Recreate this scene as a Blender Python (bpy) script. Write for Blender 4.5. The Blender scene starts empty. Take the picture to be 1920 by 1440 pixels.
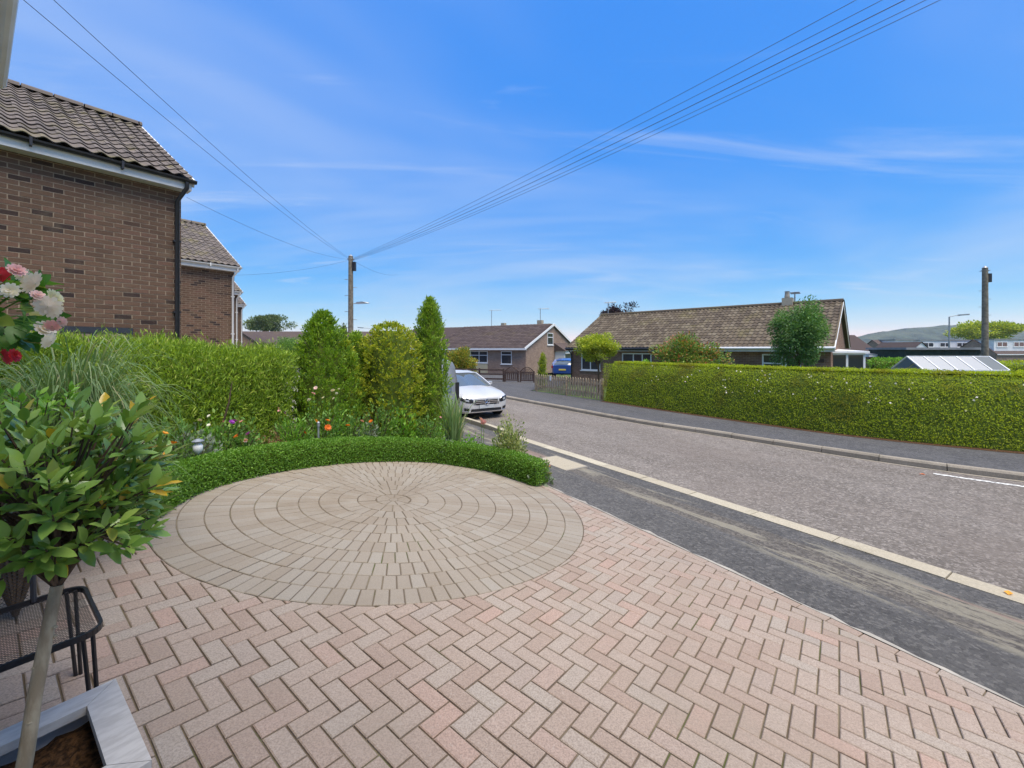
import bpy, bmesh, math, random
import numpy as np
from mathutils import Vector, Matrix, Euler

random.seed(7)
RNG = np.random.default_rng(11)
SC = bpy.context.scene
COL = SC.collection
PI = math.pi

# ------------------------------------------------------------------ camera
CAM_Z = 2.2
FPX = 790.0                       # focal length in pixels of the 1920 wide photograph
cam = bpy.data.cameras.new('camera')
cam_o = bpy.data.objects.new('camera', cam)
COL.objects.link(cam_o)
cam_o.location = (0, 0, CAM_Z)
cam_o.rotation_euler = (PI / 2, 0, 0)
cam.sensor_width = 36.0
cam.lens = FPX / 1920 * 36.0
cam.shift_y = -65.0 / 1920
cam.clip_start = 0.05
cam.clip_end = 5000
SC.camera = cam_o

# ------------------------------------------------------------------ sky and sun
SUN_AZ = math.radians(136)        # compass bearing of the sun seen from above, 0 = +Y, positive towards +X
SUN_EL = math.radians(69)
w = bpy.data.worlds.new('World'); SC.world = w; w.use_nodes = True
nt = w.node_tree; nt.nodes.clear()
N = nt.nodes.new; LK = nt.links.new
out = N('ShaderNodeOutputWorld'); bg = N('ShaderNodeBackground')
sky = N('ShaderNodeTexSky'); sky.sky_type = 'NISHITA'; sky.sun_disc = False
sky.sun_elevation = SUN_EL; sky.sun_rotation = SUN_AZ
sky.air_density = 1.0; sky.dust_density = 0.3; sky.ozone_density = 2.2; sky.altitude = 60
# deepen the blue of the clear sky: keep its own colour ratios but steepen them, and flatten the brightness
srgb = N('ShaderNodeSeparateColor'); LK(sky.outputs[0], srgb.inputs[0])
# thin cirrus: noise on a high flat layer, found from the view direction
tc = N('ShaderNodeTexCoord'); sep = N('ShaderNodeSeparateXYZ'); LK(tc.outputs['Generated'], sep.inputs[0])
def math_n(op, a=None, b=None, clamp=False):
    m = N('ShaderNodeMath'); m.operation = op; m.use_clamp = clamp
    for i, v in enumerate((a, b)):
        if v is None: continue
        if isinstance(v, (int, float)): m.inputs[i].default_value = v
        else: LK(v, m.inputs[i])
    return m.outputs[0]
RX, GX, BX, RK, GK, BK = 2.5, 1.55, 0.14, 0.95, 0.83, 6.25
rb = math_n('POWER', math_n('DIVIDE', srgb.outputs[0], srgb.outputs[2]), RX)
gb = math_n('POWER', math_n('DIVIDE', srgb.outputs[1], srgb.outputs[2]), GX)
bb = math_n('MULTIPLY', math_n('POWER', math_n('MULTIPLY', srgb.outputs[2], 0.15), BX), BK)
hsc = N('ShaderNodeCombineColor')
LK(math_n('MULTIPLY', math_n('MULTIPLY', rb, RK), bb), hsc.inputs[0]); LK(math_n('MULTIPLY', math_n('MULTIPLY', gb, GK), bb), hsc.inputs[1]); LK(bb, hsc.inputs[2])
zz = math_n('ADD', math_n('MAXIMUM', sep.outputs['Z'], 0.0), 0.12)
cx = math_n('DIVIDE', sep.outputs['X'], zz); cy = math_n('DIVIDE', sep.outputs['Y'], zz)
cmb = N('ShaderNodeCombineXYZ'); LK(cx, cmb.inputs[0]); LK(cy, cmb.inputs[1])
def cloud(rot, sx, sy, scale, lo, hi, det, dist, off):
    mp = N('ShaderNodeMapping'); mp.inputs['Rotation'].default_value = (0, 0, rot)
    mp.inputs['Scale'].default_value = (sx, sy, 1); mp.inputs['Location'].default_value = off
    LK(cmb.outputs[0], mp.inputs[0])
    nz = N('ShaderNodeTexNoise'); nz.inputs['Scale'].default_value = scale; nz.inputs['Detail'].default_value = det
    nz.inputs['Roughness'].default_value = 0.6; nz.inputs['Distortion'].default_value = dist
    LK(mp.outputs[0], nz.inputs['Vector'])
    mr = N('ShaderNodeMapRange'); mr.inputs['From Min'].default_value = lo; mr.inputs['From Max'].default_value = hi
    mr.interpolation_type = 'SMOOTHSTEP'
    LK(nz.outputs['Fac'], mr.inputs['Value'])
    return mr.outputs[0]
veil = cloud(0.5, 0.55, 1.0, 0.5, 0.36, 0.72, 4, 0.6, (-19.86, 7.12, 0))
wisp = cloud(0.95, 0.35, 1.5, 1.5, 0.53, 0.80, 9, 1.2, (-6.48, -7.60, 0))
patch = cloud(0.2, 0.4, 1.5, 2.4, 0.60, 0.82, 8, 0.5, (7.7, 2.2, 0))
c1 = math_n('MULTIPLY', veil, 0.42); c2 = math_n('MULTIPLY', wisp, 0.42); c3 = math_n('MULTIPLY', patch, 0.55)
cf = math_n('ADD', math_n('MAXIMUM', c1, c3), math_n('MULTIPLY', c2, 0.8), True)
cm = N('ShaderNodeMixRGB'); cm.inputs['Color2'].default_value = (4.2, 4.8, 5.8, 1)
LK(cf, cm.inputs['Fac']); LK(hsc.outputs[0], cm.inputs['Color1'])
LK(cm.outputs[0], bg.inputs['Color']); bg.inputs['Strength'].default_value = 0.064
LK(bg.outputs[0], out.inputs['Surface'])

sun = bpy.data.lights.new('sun', 'SUN'); sun_o = bpy.data.objects.new('sun', sun); COL.objects.link(sun_o)
sun.energy = 2.5; sun.angle = math.radians(50); sun.color = (1.0, 0.91, 0.77)
sd = Vector((math.sin(SUN_AZ) * math.cos(SUN_EL), math.cos(SUN_AZ) * math.cos(SUN_EL), math.sin(SUN_EL)))
sun_o.rotation_euler = sd.to_track_quat('Z', 'Y').to_euler()
sun_o.location = sd * 60

SC.view_settings.view_transform = 'Standard'; SC.view_settings.look = 'None'
SC.view_settings.gamma = 1.0; SC.view_settings.use_curve_mapping = False
SC.view_settings.exposure = 1.35
SC.cycles.max_bounces = 6; SC.cycles.transparent_max_bounces = 12
SC.cycles.use_denoising = True

# ------------------------------------------------------------------ materials
MATS = {}
def new_mat(name):
    m = bpy.data.materials.new(name); m.use_nodes = True; m.node_tree.nodes.clear(); MATS[name] = m
    return m, m.node_tree
def ramp(t, stops, fac=None, interp='LINEAR'):
    r = t.nodes.new('ShaderNodeValToRGB'); cr = r.color_ramp; cr.interpolation = interp
    while len(cr.elements) < len(stops): cr.elements.new(0.5)
    for e, (p, c) in zip(cr.elements, stops): e.position = p; e.color = (*c, 1)
    if fac is not None: t.links.new(fac, r.inputs['Fac'])
    return r.outputs['Color']
def pos_node(t, rot=0.0, scale=(1, 1, 1), obj=False):
    if obj: src = t.nodes.new('ShaderNodeTexCoord').outputs['Object']
    else: src = t.nodes.new('ShaderNodeNewGeometry').outputs['Position']
    mp = t.nodes.new('ShaderNodeMapping'); mp.vector_type = 'POINT'; mp.inputs['Rotation'].default_value = (0, 0, rot)
    m2 = t.nodes.new('ShaderNodeMapping'); m2.vector_type = 'POINT'; m2.inputs['Scale'].default_value = scale
    t.links.new(src, mp.inputs['Vector']); t.links.new(mp.outputs[0], m2.inputs['Vector']); return m2.outputs[0]
def noise(t, vec, scale, detail=5, rough=0.55, dist=0.0):
    n = t.nodes.new('ShaderNodeTexNoise'); n.inputs['Scale'].default_value = scale; n.inputs['Detail'].default_value = detail
    n.inputs['Roughness'].default_value = rough; n.inputs['Distortion'].default_value = dist
    t.links.new(vec, n.inputs['Vector']); return n.outputs['Fac']
def mapr(t, v, a, b, c=0.0, d=1.0, smooth=True):
    m = t.nodes.new('ShaderNodeMapRange'); m.inputs['From Min'].default_value = a; m.inputs['From Max'].default_value = b
    m.inputs['To Min'].default_value = c; m.inputs['To Max'].default_value = d
    if smooth: m.interpolation_type = 'SMOOTHSTEP'
    t.links.new(v, m.inputs['Value']); return m.outputs[0]
def tmath(t, op, a, b=None, clamp=False):
    m = t.nodes.new('ShaderNodeMath'); m.operation = op; m.use_clamp = clamp
    for i, v in enumerate((a, b)):
        if v is None: continue
        if isinstance(v, (int, float)): m.inputs[i].default_value = v
        else: t.links.new(v, m.inputs[i])
    return m.outputs[0]
def mix(t, fac, c1, c2, mode='MIX'):
    m = t.nodes.new('ShaderNodeMixRGB'); m.blend_type = mode
    for s, v in (('Fac', fac), ('Color1', c1), ('Color2', c2)):
        if isinstance(v, (int, float)): m.inputs[s].default_value = v
        elif isinstance(v, tuple): m.inputs[s].default_value = (*v, 1)
        else: t.links.new(v, m.inputs[s])
    return m.outputs[0]
def rnd_node(t):
    oi = t.nodes.new('ShaderNodeObjectInfo'); at = t.nodes.new('ShaderNodeAttribute'); at.attribute_name = 'rnd'
    return tmath(t, 'FRACT', tmath(t, 'ADD', oi.outputs['Random'], at.outputs['Fac']))
def finish(m, t, color, rough=0.8, bump=None, bstr=0.3, bdist=0.01, spec=0.35, metal=0.0, translucent=0.0, alpha=None, transmission=0.0):
    p = t.nodes.new('ShaderNodeBsdfPrincipled'); o = t.nodes.new('ShaderNodeOutputMaterial')
    if isinstance(color, tuple): p.inputs['Base Color'].default_value = (*color, 1)
    else: t.links.new(color, p.inputs['Base Color'])
    if isinstance(rough, (int, float)): p.inputs['Roughness'].default_value = rough
    else: t.links.new(rough, p.inputs['Roughness'])
    p.inputs['Metallic'].default_value = metal; p.inputs['Specular IOR Level'].default_value = spec
    p.inputs['Transmission Weight'].default_value = transmission
    if bump is not None:
        b = t.nodes.new('ShaderNodeBump'); b.inputs['Strength'].default_value = bstr; b.inputs['Distance'].default_value = bdist
        t.links.new(bump, b.inputs['Height']); t.links.new(b.outputs[0], p.inputs['Normal'])
    sh = p.outputs[0]
    if translucent > 0:
        tr = t.nodes.new('ShaderNodeBsdfTranslucent')
        tc2 = mix(t, 1.0, color, (1.25, 1.25, 0.6), 'MULTIPLY'); t.links.new(tc2, tr.inputs['Color'])
        ms = t.nodes.new('ShaderNodeMixShader'); ms.inputs[0].default_value = translucent
        t.links.new(sh, ms.inputs[1]); t.links.new(tr.outputs[0], ms.inputs[2]); sh = ms.outputs[0]
    t.links.new(sh, o.inputs['Surface'])
    return m
def plain(name, c, rough=0.6, spec=0.35, metal=0.0, var=0.12, scale=9.0, bstr=0.08):
    m, t = new_mat(name); v = pos_node(t)
    n = noise(t, v, scale, 4)
    c2 = mix(t, mapr(t, n, 0.3, 0.75, 0, 1), tuple(x * (1 - var) for x in c), tuple(min(1, x * (1 + var)) for x in c))
    return finish(m, t, c2, rough, noise(t, v, scale * 14, 3), bstr, 0.004, spec, metal)
def pieces(name, stops, rough=0.85, speck=140.0, speck_amt=0.35, stain=None, stain_amt=0.4, stain_scale=3.0, bstr=0.35, bdist=0.003, spec=0.25):
    """bricks, pavers, tiles: one tone per piece plus grain and soiling"""
    m, t = new_mat(name); v = pos_node(t)
    c = ramp(t, stops, rnd_node(t))
    g = noise(t, v, speck, 3, 0.7)
    c = mix(t, mapr(t, g, 0.35, 0.62, speck_amt, 0.0), c, tuple(x * 0.42 for x in stops[0][1]))
    c = mix(t, mapr(t, noise(t, v, speck * 0.6, 2), 0.6, 0.72, 0, speck_amt * 0.8), c, tuple(min(1, x * 1.35) for x in stops[-1][1]))
    l = noise(t, v, 1.3, 5)
    c = mix(t, mapr(t, l, 0.35, 0.7, 0.0, 0.22), c, tuple(x * 0.75 for x in stops[0][1]))
    if stain:
        s = noise(t, v, stain_scale, 7, 0.65, 0.3)
        c = mix(t, mapr(t, s, 0.5, 0.72, 0, stain_amt), c, stain)
    return finish(m, t, c, rough, noise(t, v, speck, 4, 0.7), bstr, bdist, spec)
def leafm(name, stops, rough=0.45, trans=0.3, spec=0.35, blotch=None):
    m, t = new_mat(name)
    if name.startswith('leaf_') and name not in ('leaf_purple', 'leaf_grass', 'leaf_varieg', 'leaf_silver'): stops = [(p, tuple(min(.6, x * 1.75) for x in c)) for p, c in stops]
    c = ramp(t, stops, rnd_node(t))
    if blotch:
        v = pos_node(t); c = mix(t, mapr(t, noise(t, v, blotch[1], 3), 0.5, 0.75, 0, blotch[2]), c, blotch[0])
    return finish(m, t, c, rough, None, spec=spec, translucent=trans)
# surfaces
pieces('paver_pink', [(0, (.315, .235, .185)), (.25, (.345, .27, .215)), (.6, (.36, .292, .237)), (.80, (.35, .30, .248)), (.90, (.385, .268, .212)), (1, (.325, .28, .235))], 0.88, 120, .5, (.24, .20, .155), .4, 1.4)
pieces('paver_buff', [(0, (.265, .222, .172)), (.5, (.288, .248, .198)), (1, (.305, .272, .225))], 0.88, 150, .3, (.17, .13, .088), .6, .55)
pieces('house_brick', [(0, (.045, .03, .027)), (.07, (.06, .038, .03)), (.11, (.14, .083, .053)), (.5, (.165, .098, .062)), (.8, (.18, .106, .068)), (1, (.195, .108, .072))], 0.85, 110, .35, (.20, .16, .10), .28, 2.5)
pieces('roof_tile', [(0, (.115, .098, .088)), (.5, (.16, .135, .118)), (1, (.195, .165, .145))], 0.9, 60, .4, (.16, .14, .045), .6, 2.0)
pieces('roof_tile_brown', [(0, (.075, .058, .042)), (.45, (.108, .084, .058)), (.8, (.145, .116, .08)), (1, (.175, .146, .104))], 0.9, 40, .3, (.17, .15, .06), .55, .7)
pieces('roof_tile_dark', [(0, (.065, .046, .042)), (1, (.105, .078, .069))], 0.9, 30, .3, (.11, .085, .04), .4, .5)
pieces('kerb_stone', [(0, (.40, .35, .26)), (1, (.50, .45, .34))], 0.9, 60, .35, (.22, .19, .12), .45, 3.0)
pieces('kerb_stone_grey', [(0, (.27, .235, .185)), (1, (.34, .30, .24))], 0.9, 50, .35, (.12, .11, .08), .5, 2.0)
plain('mortar', (.31, .24, .17), 0.95, .2, 0, .2, 12, .5)
m, t = new_mat('joint_sand'); v = pos_node(t)
finish(m, t, mix(t, mapr(t, noise(t, v, 1.6, 5), .56, .68), mix(t, mapr(t, noise(t, v, 3.0, 5), .45, .65), (.12, .093, .066), (.18, .148, .10)), (.085, .095, .035)), .95, noise(t, v, 160, 3), .5, .003, .15)
plain('fascia_white', (.72, .71, .68), .45, .4, 0, .07, 3, .03)
plain('upvc_white', (.78, .78, .77), .35, .45, 0, .04, 4, .02)
plain('gutter_black', (.022, .022, .024), .4, .45, 0, .15, 6, .05)
plain('anthracite', (.035, .04, .05), .4, .45, 0, .1, 6, .03)
plain('black_steel', (.018, .016, .017), .38, .5, 0, .2, 30, .08)
plain('pole_wood', (.20, .175, .135), .9, .2, 0, .3, 7, .5)
plain('galvanised', (.30, .32, .34), .45, .4, .5, .12, 8, .05)
plain('fence_wood', (.36, .285, .19), .9, .2, 0, .25, 8, .5)
plain('dark_brown_wood', (.085, .055, .045), .8, .25, 0, .25, 8, .3)
plain('planter_grey', (.42, .43, .45), .75, .3, 0, .08, 14, .35)
plain('concrete', (.33, .305, .26), .92, .2, 0, .18, 6, .5)
plain('concrete_pale', (.50, .47, .40), .92, .2, 0, .15, 6, .4)
plain('render_cream', (.52, .45, .29), .85, .2, 0, .08, 3, .1)
plain('cladding_white', (.72, .73, .74), .5, .3, 0, .06, 2, .05)
plain('shed_green', (.035, .055, .045), .75, .25, 0, .2, 5, .2)
plain('bark_brown', (.12, .085, .055), .95, .2, 0, .3, 12, .6)
plain('tyre', (.02, .02, .021), .85, .3, 0, .15, 20, .3)
plain('car_trim', (.015, .015, .017), .45, .4, 0, .1, 10, .03)
plain('chrome', (.75, .76, .78), .14, .5, 1.0, .03, 10, .0)
plain('plate_grey', (.45, .47, .48), .5, .3, 0, .05, 8, .02)
plain('plate_yellow', (.72, .58, .10), .5, .3, 0, .05, 8, .02)
plain('lamp_red', (.35, .02, .02), .25, .5, 0, .1, 8, .0)
plain('wire_black', (.06, .065, .07), .6, .3, 0, .1, 8, .0)
plain('asphalt_flat_roof', (.33, .34, .36), .85, .25, 0, .1, 2, .2)
plain('curtain', (.55, .55, .52), .9, .2, 0, .2, 5, .3)
plain('lead_grey', (.24, .25, .265), .6, .3, 0, .12, 4, .1)
def paint(name, c, rough=.28, coat=.6):
    m, t = new_mat(name); finish(m, t, c, rough, spec=.5)
    for n_ in t.nodes:
        if n_.type == 'BSDF_PRINCIPLED': n_.inputs['Coat Weight'].default_value = coat; n_.inputs['Coat Roughness'].default_value = .06
    return m
paint('paint_white', (.50, .50, .495), .35, .5); paint('paint_grey', (.17, .18, .195), .4); paint('paint_blue', (.02, .07, .26)); paint('lamp_glass', (.30, .32, .34), .08)
paint('paint_silver', (.42, .44, .46))
m, t = new_mat('window_glass'); finish(m, t, (.035, .042, .05), .06, spec=.8)
m, t = new_mat('car_glass'); finish(m, t, (.10, .12, .13), .04, spec=1.0)
m, t = new_mat('greenhouse_glass'); finish(m, t, (.15, .165, .17), .45, spec=.2, transmission=.2)
# bark of the young bay stem
m, t = new_mat('bay_bark'); v = pos_node(t, 0, (1, 1, .35))
finish(m, t, mix(t, mapr(t, noise(t, v, 30, 5), .4, .65), (.26, .205, .13), (.38, .32, .215)), .85, noise(t, v, 90, 4), .4, .003)
# soil
m, t = new_mat('soil'); v = pos_node(t)
finish(m, t, mix(t, mapr(t, noise(t, v, 60, 4), .35, .65), (.03, .016, .008), (.13, .065, .028)), .95, noise(t, v, 45, 6, .7), 1.0, .02, .2)
# planter boards: whitewashed grain
m, t = new_mat('planter_board'); v = pos_node(t, -.91, (4, 14, 8))
g = noise(t, v, 3.0, 6, .6)
finish(m, t, mix(t, mapr(t, g, .35, .65), (.40, .375, .345), (.50, .475, .44)), .75, g, .25, .002)
# herringbone etc done; carriageway
ROADROT = math.atan2(.5387, .8426)
def asphalt(name, c_lo, c_hi, chip, warm, patches=False):
    m, t = new_mat(name); v = pos_node(t); vs = pos_node(t, -(PI / 2 + ROADROT), (.35, 2.2, 1))
    b = noise(t, vs, .55, 6, .65, .4)
    c = mix(t, mapr(t, b, .3, .7), c_lo, c_hi)
    c = mix(t, mapr(t, noise(t, v, 3.5, 5, .7), .42, .66, 0, .5), c, tuple(x * .72 for x in c_lo))
    stones = t.nodes.new('ShaderNodeTexVoronoi'); stones.inputs['Scale'].default_value = 38; t.links.new(v, stones.inputs['Vector'])
    sc_ = t.nodes.new('ShaderNodeSeparateColor'); t.links.new(stones.outputs['Color'], sc_.inputs[0])
    c = mix(t, mapr(t, sc_.outputs[0], .5, .95, 0, .5), c, chip)
    c = mix(t, mapr(t, sc_.outputs[1], .6, .95, 0, .42), c, tuple(x * .38 for x in c_lo))
    c = mix(t, mapr(t, noise(t, v, 90, 3, .7), .34, .50, .5, 0), c, tuple(x * .35 for x in c_lo))
    c = mix(t, mapr(t, noise(t, v, .35, 4), .4, .7, 0, .35), c, warm)
    if patches:
        sx_ = t.nodes.new('ShaderNodeSeparateXYZ'); t.links.new(t.nodes.new('ShaderNodeNewGeometry').outputs['Position'], sx_.inputs[0])
        nn = tmath(t, 'ADD', tmath(t, 'MULTIPLY', sx_.outputs[0], float(.8426)), tmath(t, 'MULTIPLY', sx_.outputs[1], float(.5387)))
        wig = tmath(t, 'MULTIPLY', noise(t, vs, 1.3, 4), .5); nn = tmath(t, 'ADD', nn, wig)
        def band(a0, a1, b0, b1): return tmath(t, 'MULTIPLY', mapr(t, nn, a0, a1), mapr(t, nn, b0, b1, 1, 0))
        vp = pos_node(t, -(PI / 2 + ROADROT), (.45, 3.4, 1))
        p1 = mapr(t, noise(t, vp, 1.1, 9, .75, .6), .50, .56)
        trench = band(4.95, 5.05, 5.45, 5.52)
        c = mix(t, tmath(t, 'MULTIPLY', trench, .5), c, mix(t, mapr(t, sc_.outputs[2], .4, .8), (.085, .07, .055), (.19, .165, .13)))
        c = mix(t, tmath(t, 'MULTIPLY', tmath(t, 'MULTIPLY', p1, band(4.8, 5.0, 5.5, 5.7)), .7), c, (.27, .245, .185))
        p2 = mapr(t, noise(t, pos_node(t, -(PI / 2 + ROADROT), (.25, 2.0, 2)), .9, 5, .6, .4), .57, .585)
        c = mix(t, tmath(t, 'MULTIPLY', tmath(t, 'MULTIPLY', p2, band(5.15, 5.2, 5.55, 5.6)), .55), c, (.27, .19, .15))
        p3 = mapr(t, noise(t, vp, .8, 9, .8, .8), .61, .66)
        c = mix(t, tmath(t, 'MULTIPLY', p3, .4), c, (.24, .225, .19))
    return finish(m, t, c, .9, noise(t, v, 60, 5, .75), 1.0, .012, .25)
asphalt('road_asphalt', (.15, .13, .11), (.225, .198, .172), (.40, .355, .31), (.17, .138, .115))
asphalt('pavement_asphalt', (.085, .082, .079), (.12, .115, .11), (.19, .18, .165), (.105, .098, .09), True)
asphalt('pavement_far', (.070, .070, .074), (.105, .103, .105), (.17, .165, .16), (.10, .095, .09))
m, t = new_mat('white_paint'); v = pos_node(t)
finish(m, t, mix(t, mapr(t, noise(t, v, 22, 5), .45, .62), (.66, .65, .60), (.22, .21, .2)), .8)
m, t = new_mat('lawn'); v = pos_node(t)
finish(m, t, mix(t, mapr(t, noise(t, v, 1.2, 6), .35, .65), (.05, .085, .02), (.09, .13, .035)), .95, noise(t, v, 60, 4), .8, .03)
m, t = new_mat('hill_woods'); v = pos_node(t)
hc = mix(t, mapr(t, noise(t, v, .035, 7, .65), .38, .62), (.030, .045, .030), (.062, .085, .05))
hc = mix(t, mapr(t, noise(t, v, .008, 4), .52, .6, 0, .6), hc, (.10, .115, .07))
finish(m, t, hc, 1.0, noise(t, v, .12, 6), 1.0, 5.0, .1)
def brick_tex(name, c1, c2, mort):
    m, t = new_mat(name)
    uv = t.nodes.new('ShaderNodeUVMap'); b = t.nodes.new('ShaderNodeTexBrick')
    b.inputs['Scale'].default_value = 1.0; b.inputs['Brick Width'].default_value = .225; b.inputs['Row Height'].default_value = .075
    b.inputs['Mortar Size'].default_value = .006; b.inputs['Mortar Smooth'].default_value = .2
    b.inputs['Color1'].default_value = (*c1, 1); b.inputs['Color2'].default_value = (*c2, 1); b.inputs['Mortar'].default_value = (*mort, 1)
    t.links.new(uv.outputs[0], b.inputs['Vector'])
    v = pos_node(t)
    c = mix(t, mapr(t, noise(t, v, 1.5, 5), .35, .7, 0, .35), b.outputs['Color'], tuple(x * .6 for x in c1))
    inv = tmath(t, 'SUBTRACT', 1.0, b.outputs['Fac'])
    return finish(m, t, c, .88, inv, .5, .008, .2)
brick_tex('brick_red_wall', (.19, .105, .072), (.28, .165, .115), (.34, .275, .21))
brick_tex('brick_pink_wall', (.26, .17, .125), (.36, .245, .185), (.40, .34, .27))
brick_tex('brick_brown_wall', (.095, .06, .042), (.155, .095, .066), (.24, .19, .13))
# foliage
leafm('leaf_bay', [(0, (.07, .135, .026)), (.45, (.11, .19, .036)), (.8, (.155, .235, .048)), (.955, (.20, .27, .06)), (.975, (.42, .22, .02)), (1, (.45, .26, .03))], .27, .22, .55)
leafm('leaf_bright', [(0, (.06, .15, .015)), (.5, (.11, .23, .025)), (1, (.18, .31, .05))], .38, .35)
leafm('leaf_begonia', [(0, (.03, .09, .015)), (.6, (.06, .15, .025)), (.9, (.11, .2, .03)), (1, (.16, .12, .03))], .4, .3)
leafm('petal_white', [(0, (.80, .62, .52)), (.35, (.85, .78, .70)), (1, (.88, .85, .80))], .5, .35)
leafm('petal_pink', [(0, (.72, .30, .32)), (.6, (.8, .45, .45)), (1, (.82, .62, .6))], .5, .35)
leafm('petal_red', [(0, (.5, .015, .02)), (1, (.7, .04, .05))], .45, .3)
leafm('petal_orange', [(0, (.65, .13, .015)), (.6, (.78, .26, .02)), (1, (.8, .42, .05))], .5, .3)
leafm('petal_purple', [(0, (.28, .04, .38)), (.6, (.45, .10, .5)), (1, (.6, .3, .55))], .5, .3)
leafm('leaf_hedge', [(0, (.165, .215, .012)), (.5, (.215, .265, .015)), (.9, (.26, .30, .02)), (1, (.31, .31, .05))], .65, .5, blotch=((.22, .13, .035), 1.3, .75))
leafm('leaf_leylandii', [(0, (.055, .10, .012)), (.45, (.125, .195, .018)), (.85, (.20, .29, .024)), (1, (.26, .28, .06))], .55, .35)
leafm('leaf_thuja', [(0, (.055, .115, .010)), (.5, (.13, .215, .014)), (1, (.21, .29, .028))], .55, .35)
leafm('leaf_gold', [(0, (.075, .125, .012)), (.5, (.17, .225, .016)), (.85, (.28, .29, .022)), (1, (.38, .32, .04))], .55, .35)
leafm('leaf_box', [(0, (.055, .12, .013)), (.5, (.075, .16, .016)), (1, (.115, .21, .024))], .45, .3)
leafm('leaf_grass', [(0, (.14, .24, .08)), (.5, (.22, .33, .13)), (.85, (.30, .39, .18)), (1, (.42, .38, .2))], .5, .35)
leafm('leaf_lime', [(0, (.13, .2, .02)), (.6, (.24, .30, .04)), (1, (.36, .38, .08))], .5, .35)
leafm('leaf_varieg', [(0, (.12, .19, .04)), (.5, (.30, .36, .12)), (1, (.55, .55, .28))], .5, .35)
leafm('leaf_mid', [(0, (.045, .105, .022)), (.5, (.085, .17, .035)), (1, (.15, .23, .05))], .5, .3)
leafm('leaf_rowan', [(0, (.03, .08, .02)), (.5, (.055, .125, .032)), (1, (.10, .18, .04))], .5, .3)
leafm('leaf_maple', [(0, (.09, .14, .012)), (.5, (.20, .245, .02)), (1, (.32, .33, .035))], .5, .35)
leafm('leaf_photinia', [(0, (.04, .09, .016)), (.55, (.10, .17, .028)), (.8, (.17, .19, .04)), (.88, (.30, .10, .04)), (1, (.34, .13, .07))], .45, .3)
leafm('leaf_orange_tip', [(0, (.06, .10, .015)), (.55, (.14, .17, .02)), (.8, (.25, .19, .02)), (1, (.42, .2, .03))], .5, .35)
leafm('leaf_purple', [(0, (.022, .012, .018)), (1, (.055, .024, .03))], .5, .25)
leafm('leaf_sedum', [(0, (.12, .06, .03)), (.5, (.18, .11, .05)), (1, (.11, .14, .04))], .6, .25)
leafm('leaf_tree_far', [(0, (.035, .06, .025)), (.6, (.07, .10, .04)), (1, (.11, .13, .05))], .6, .3)
leafm('leaf_silver', [(0, (.15, .20, .13)), (1, (.28, .33, .24))], .6, .25)

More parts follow.
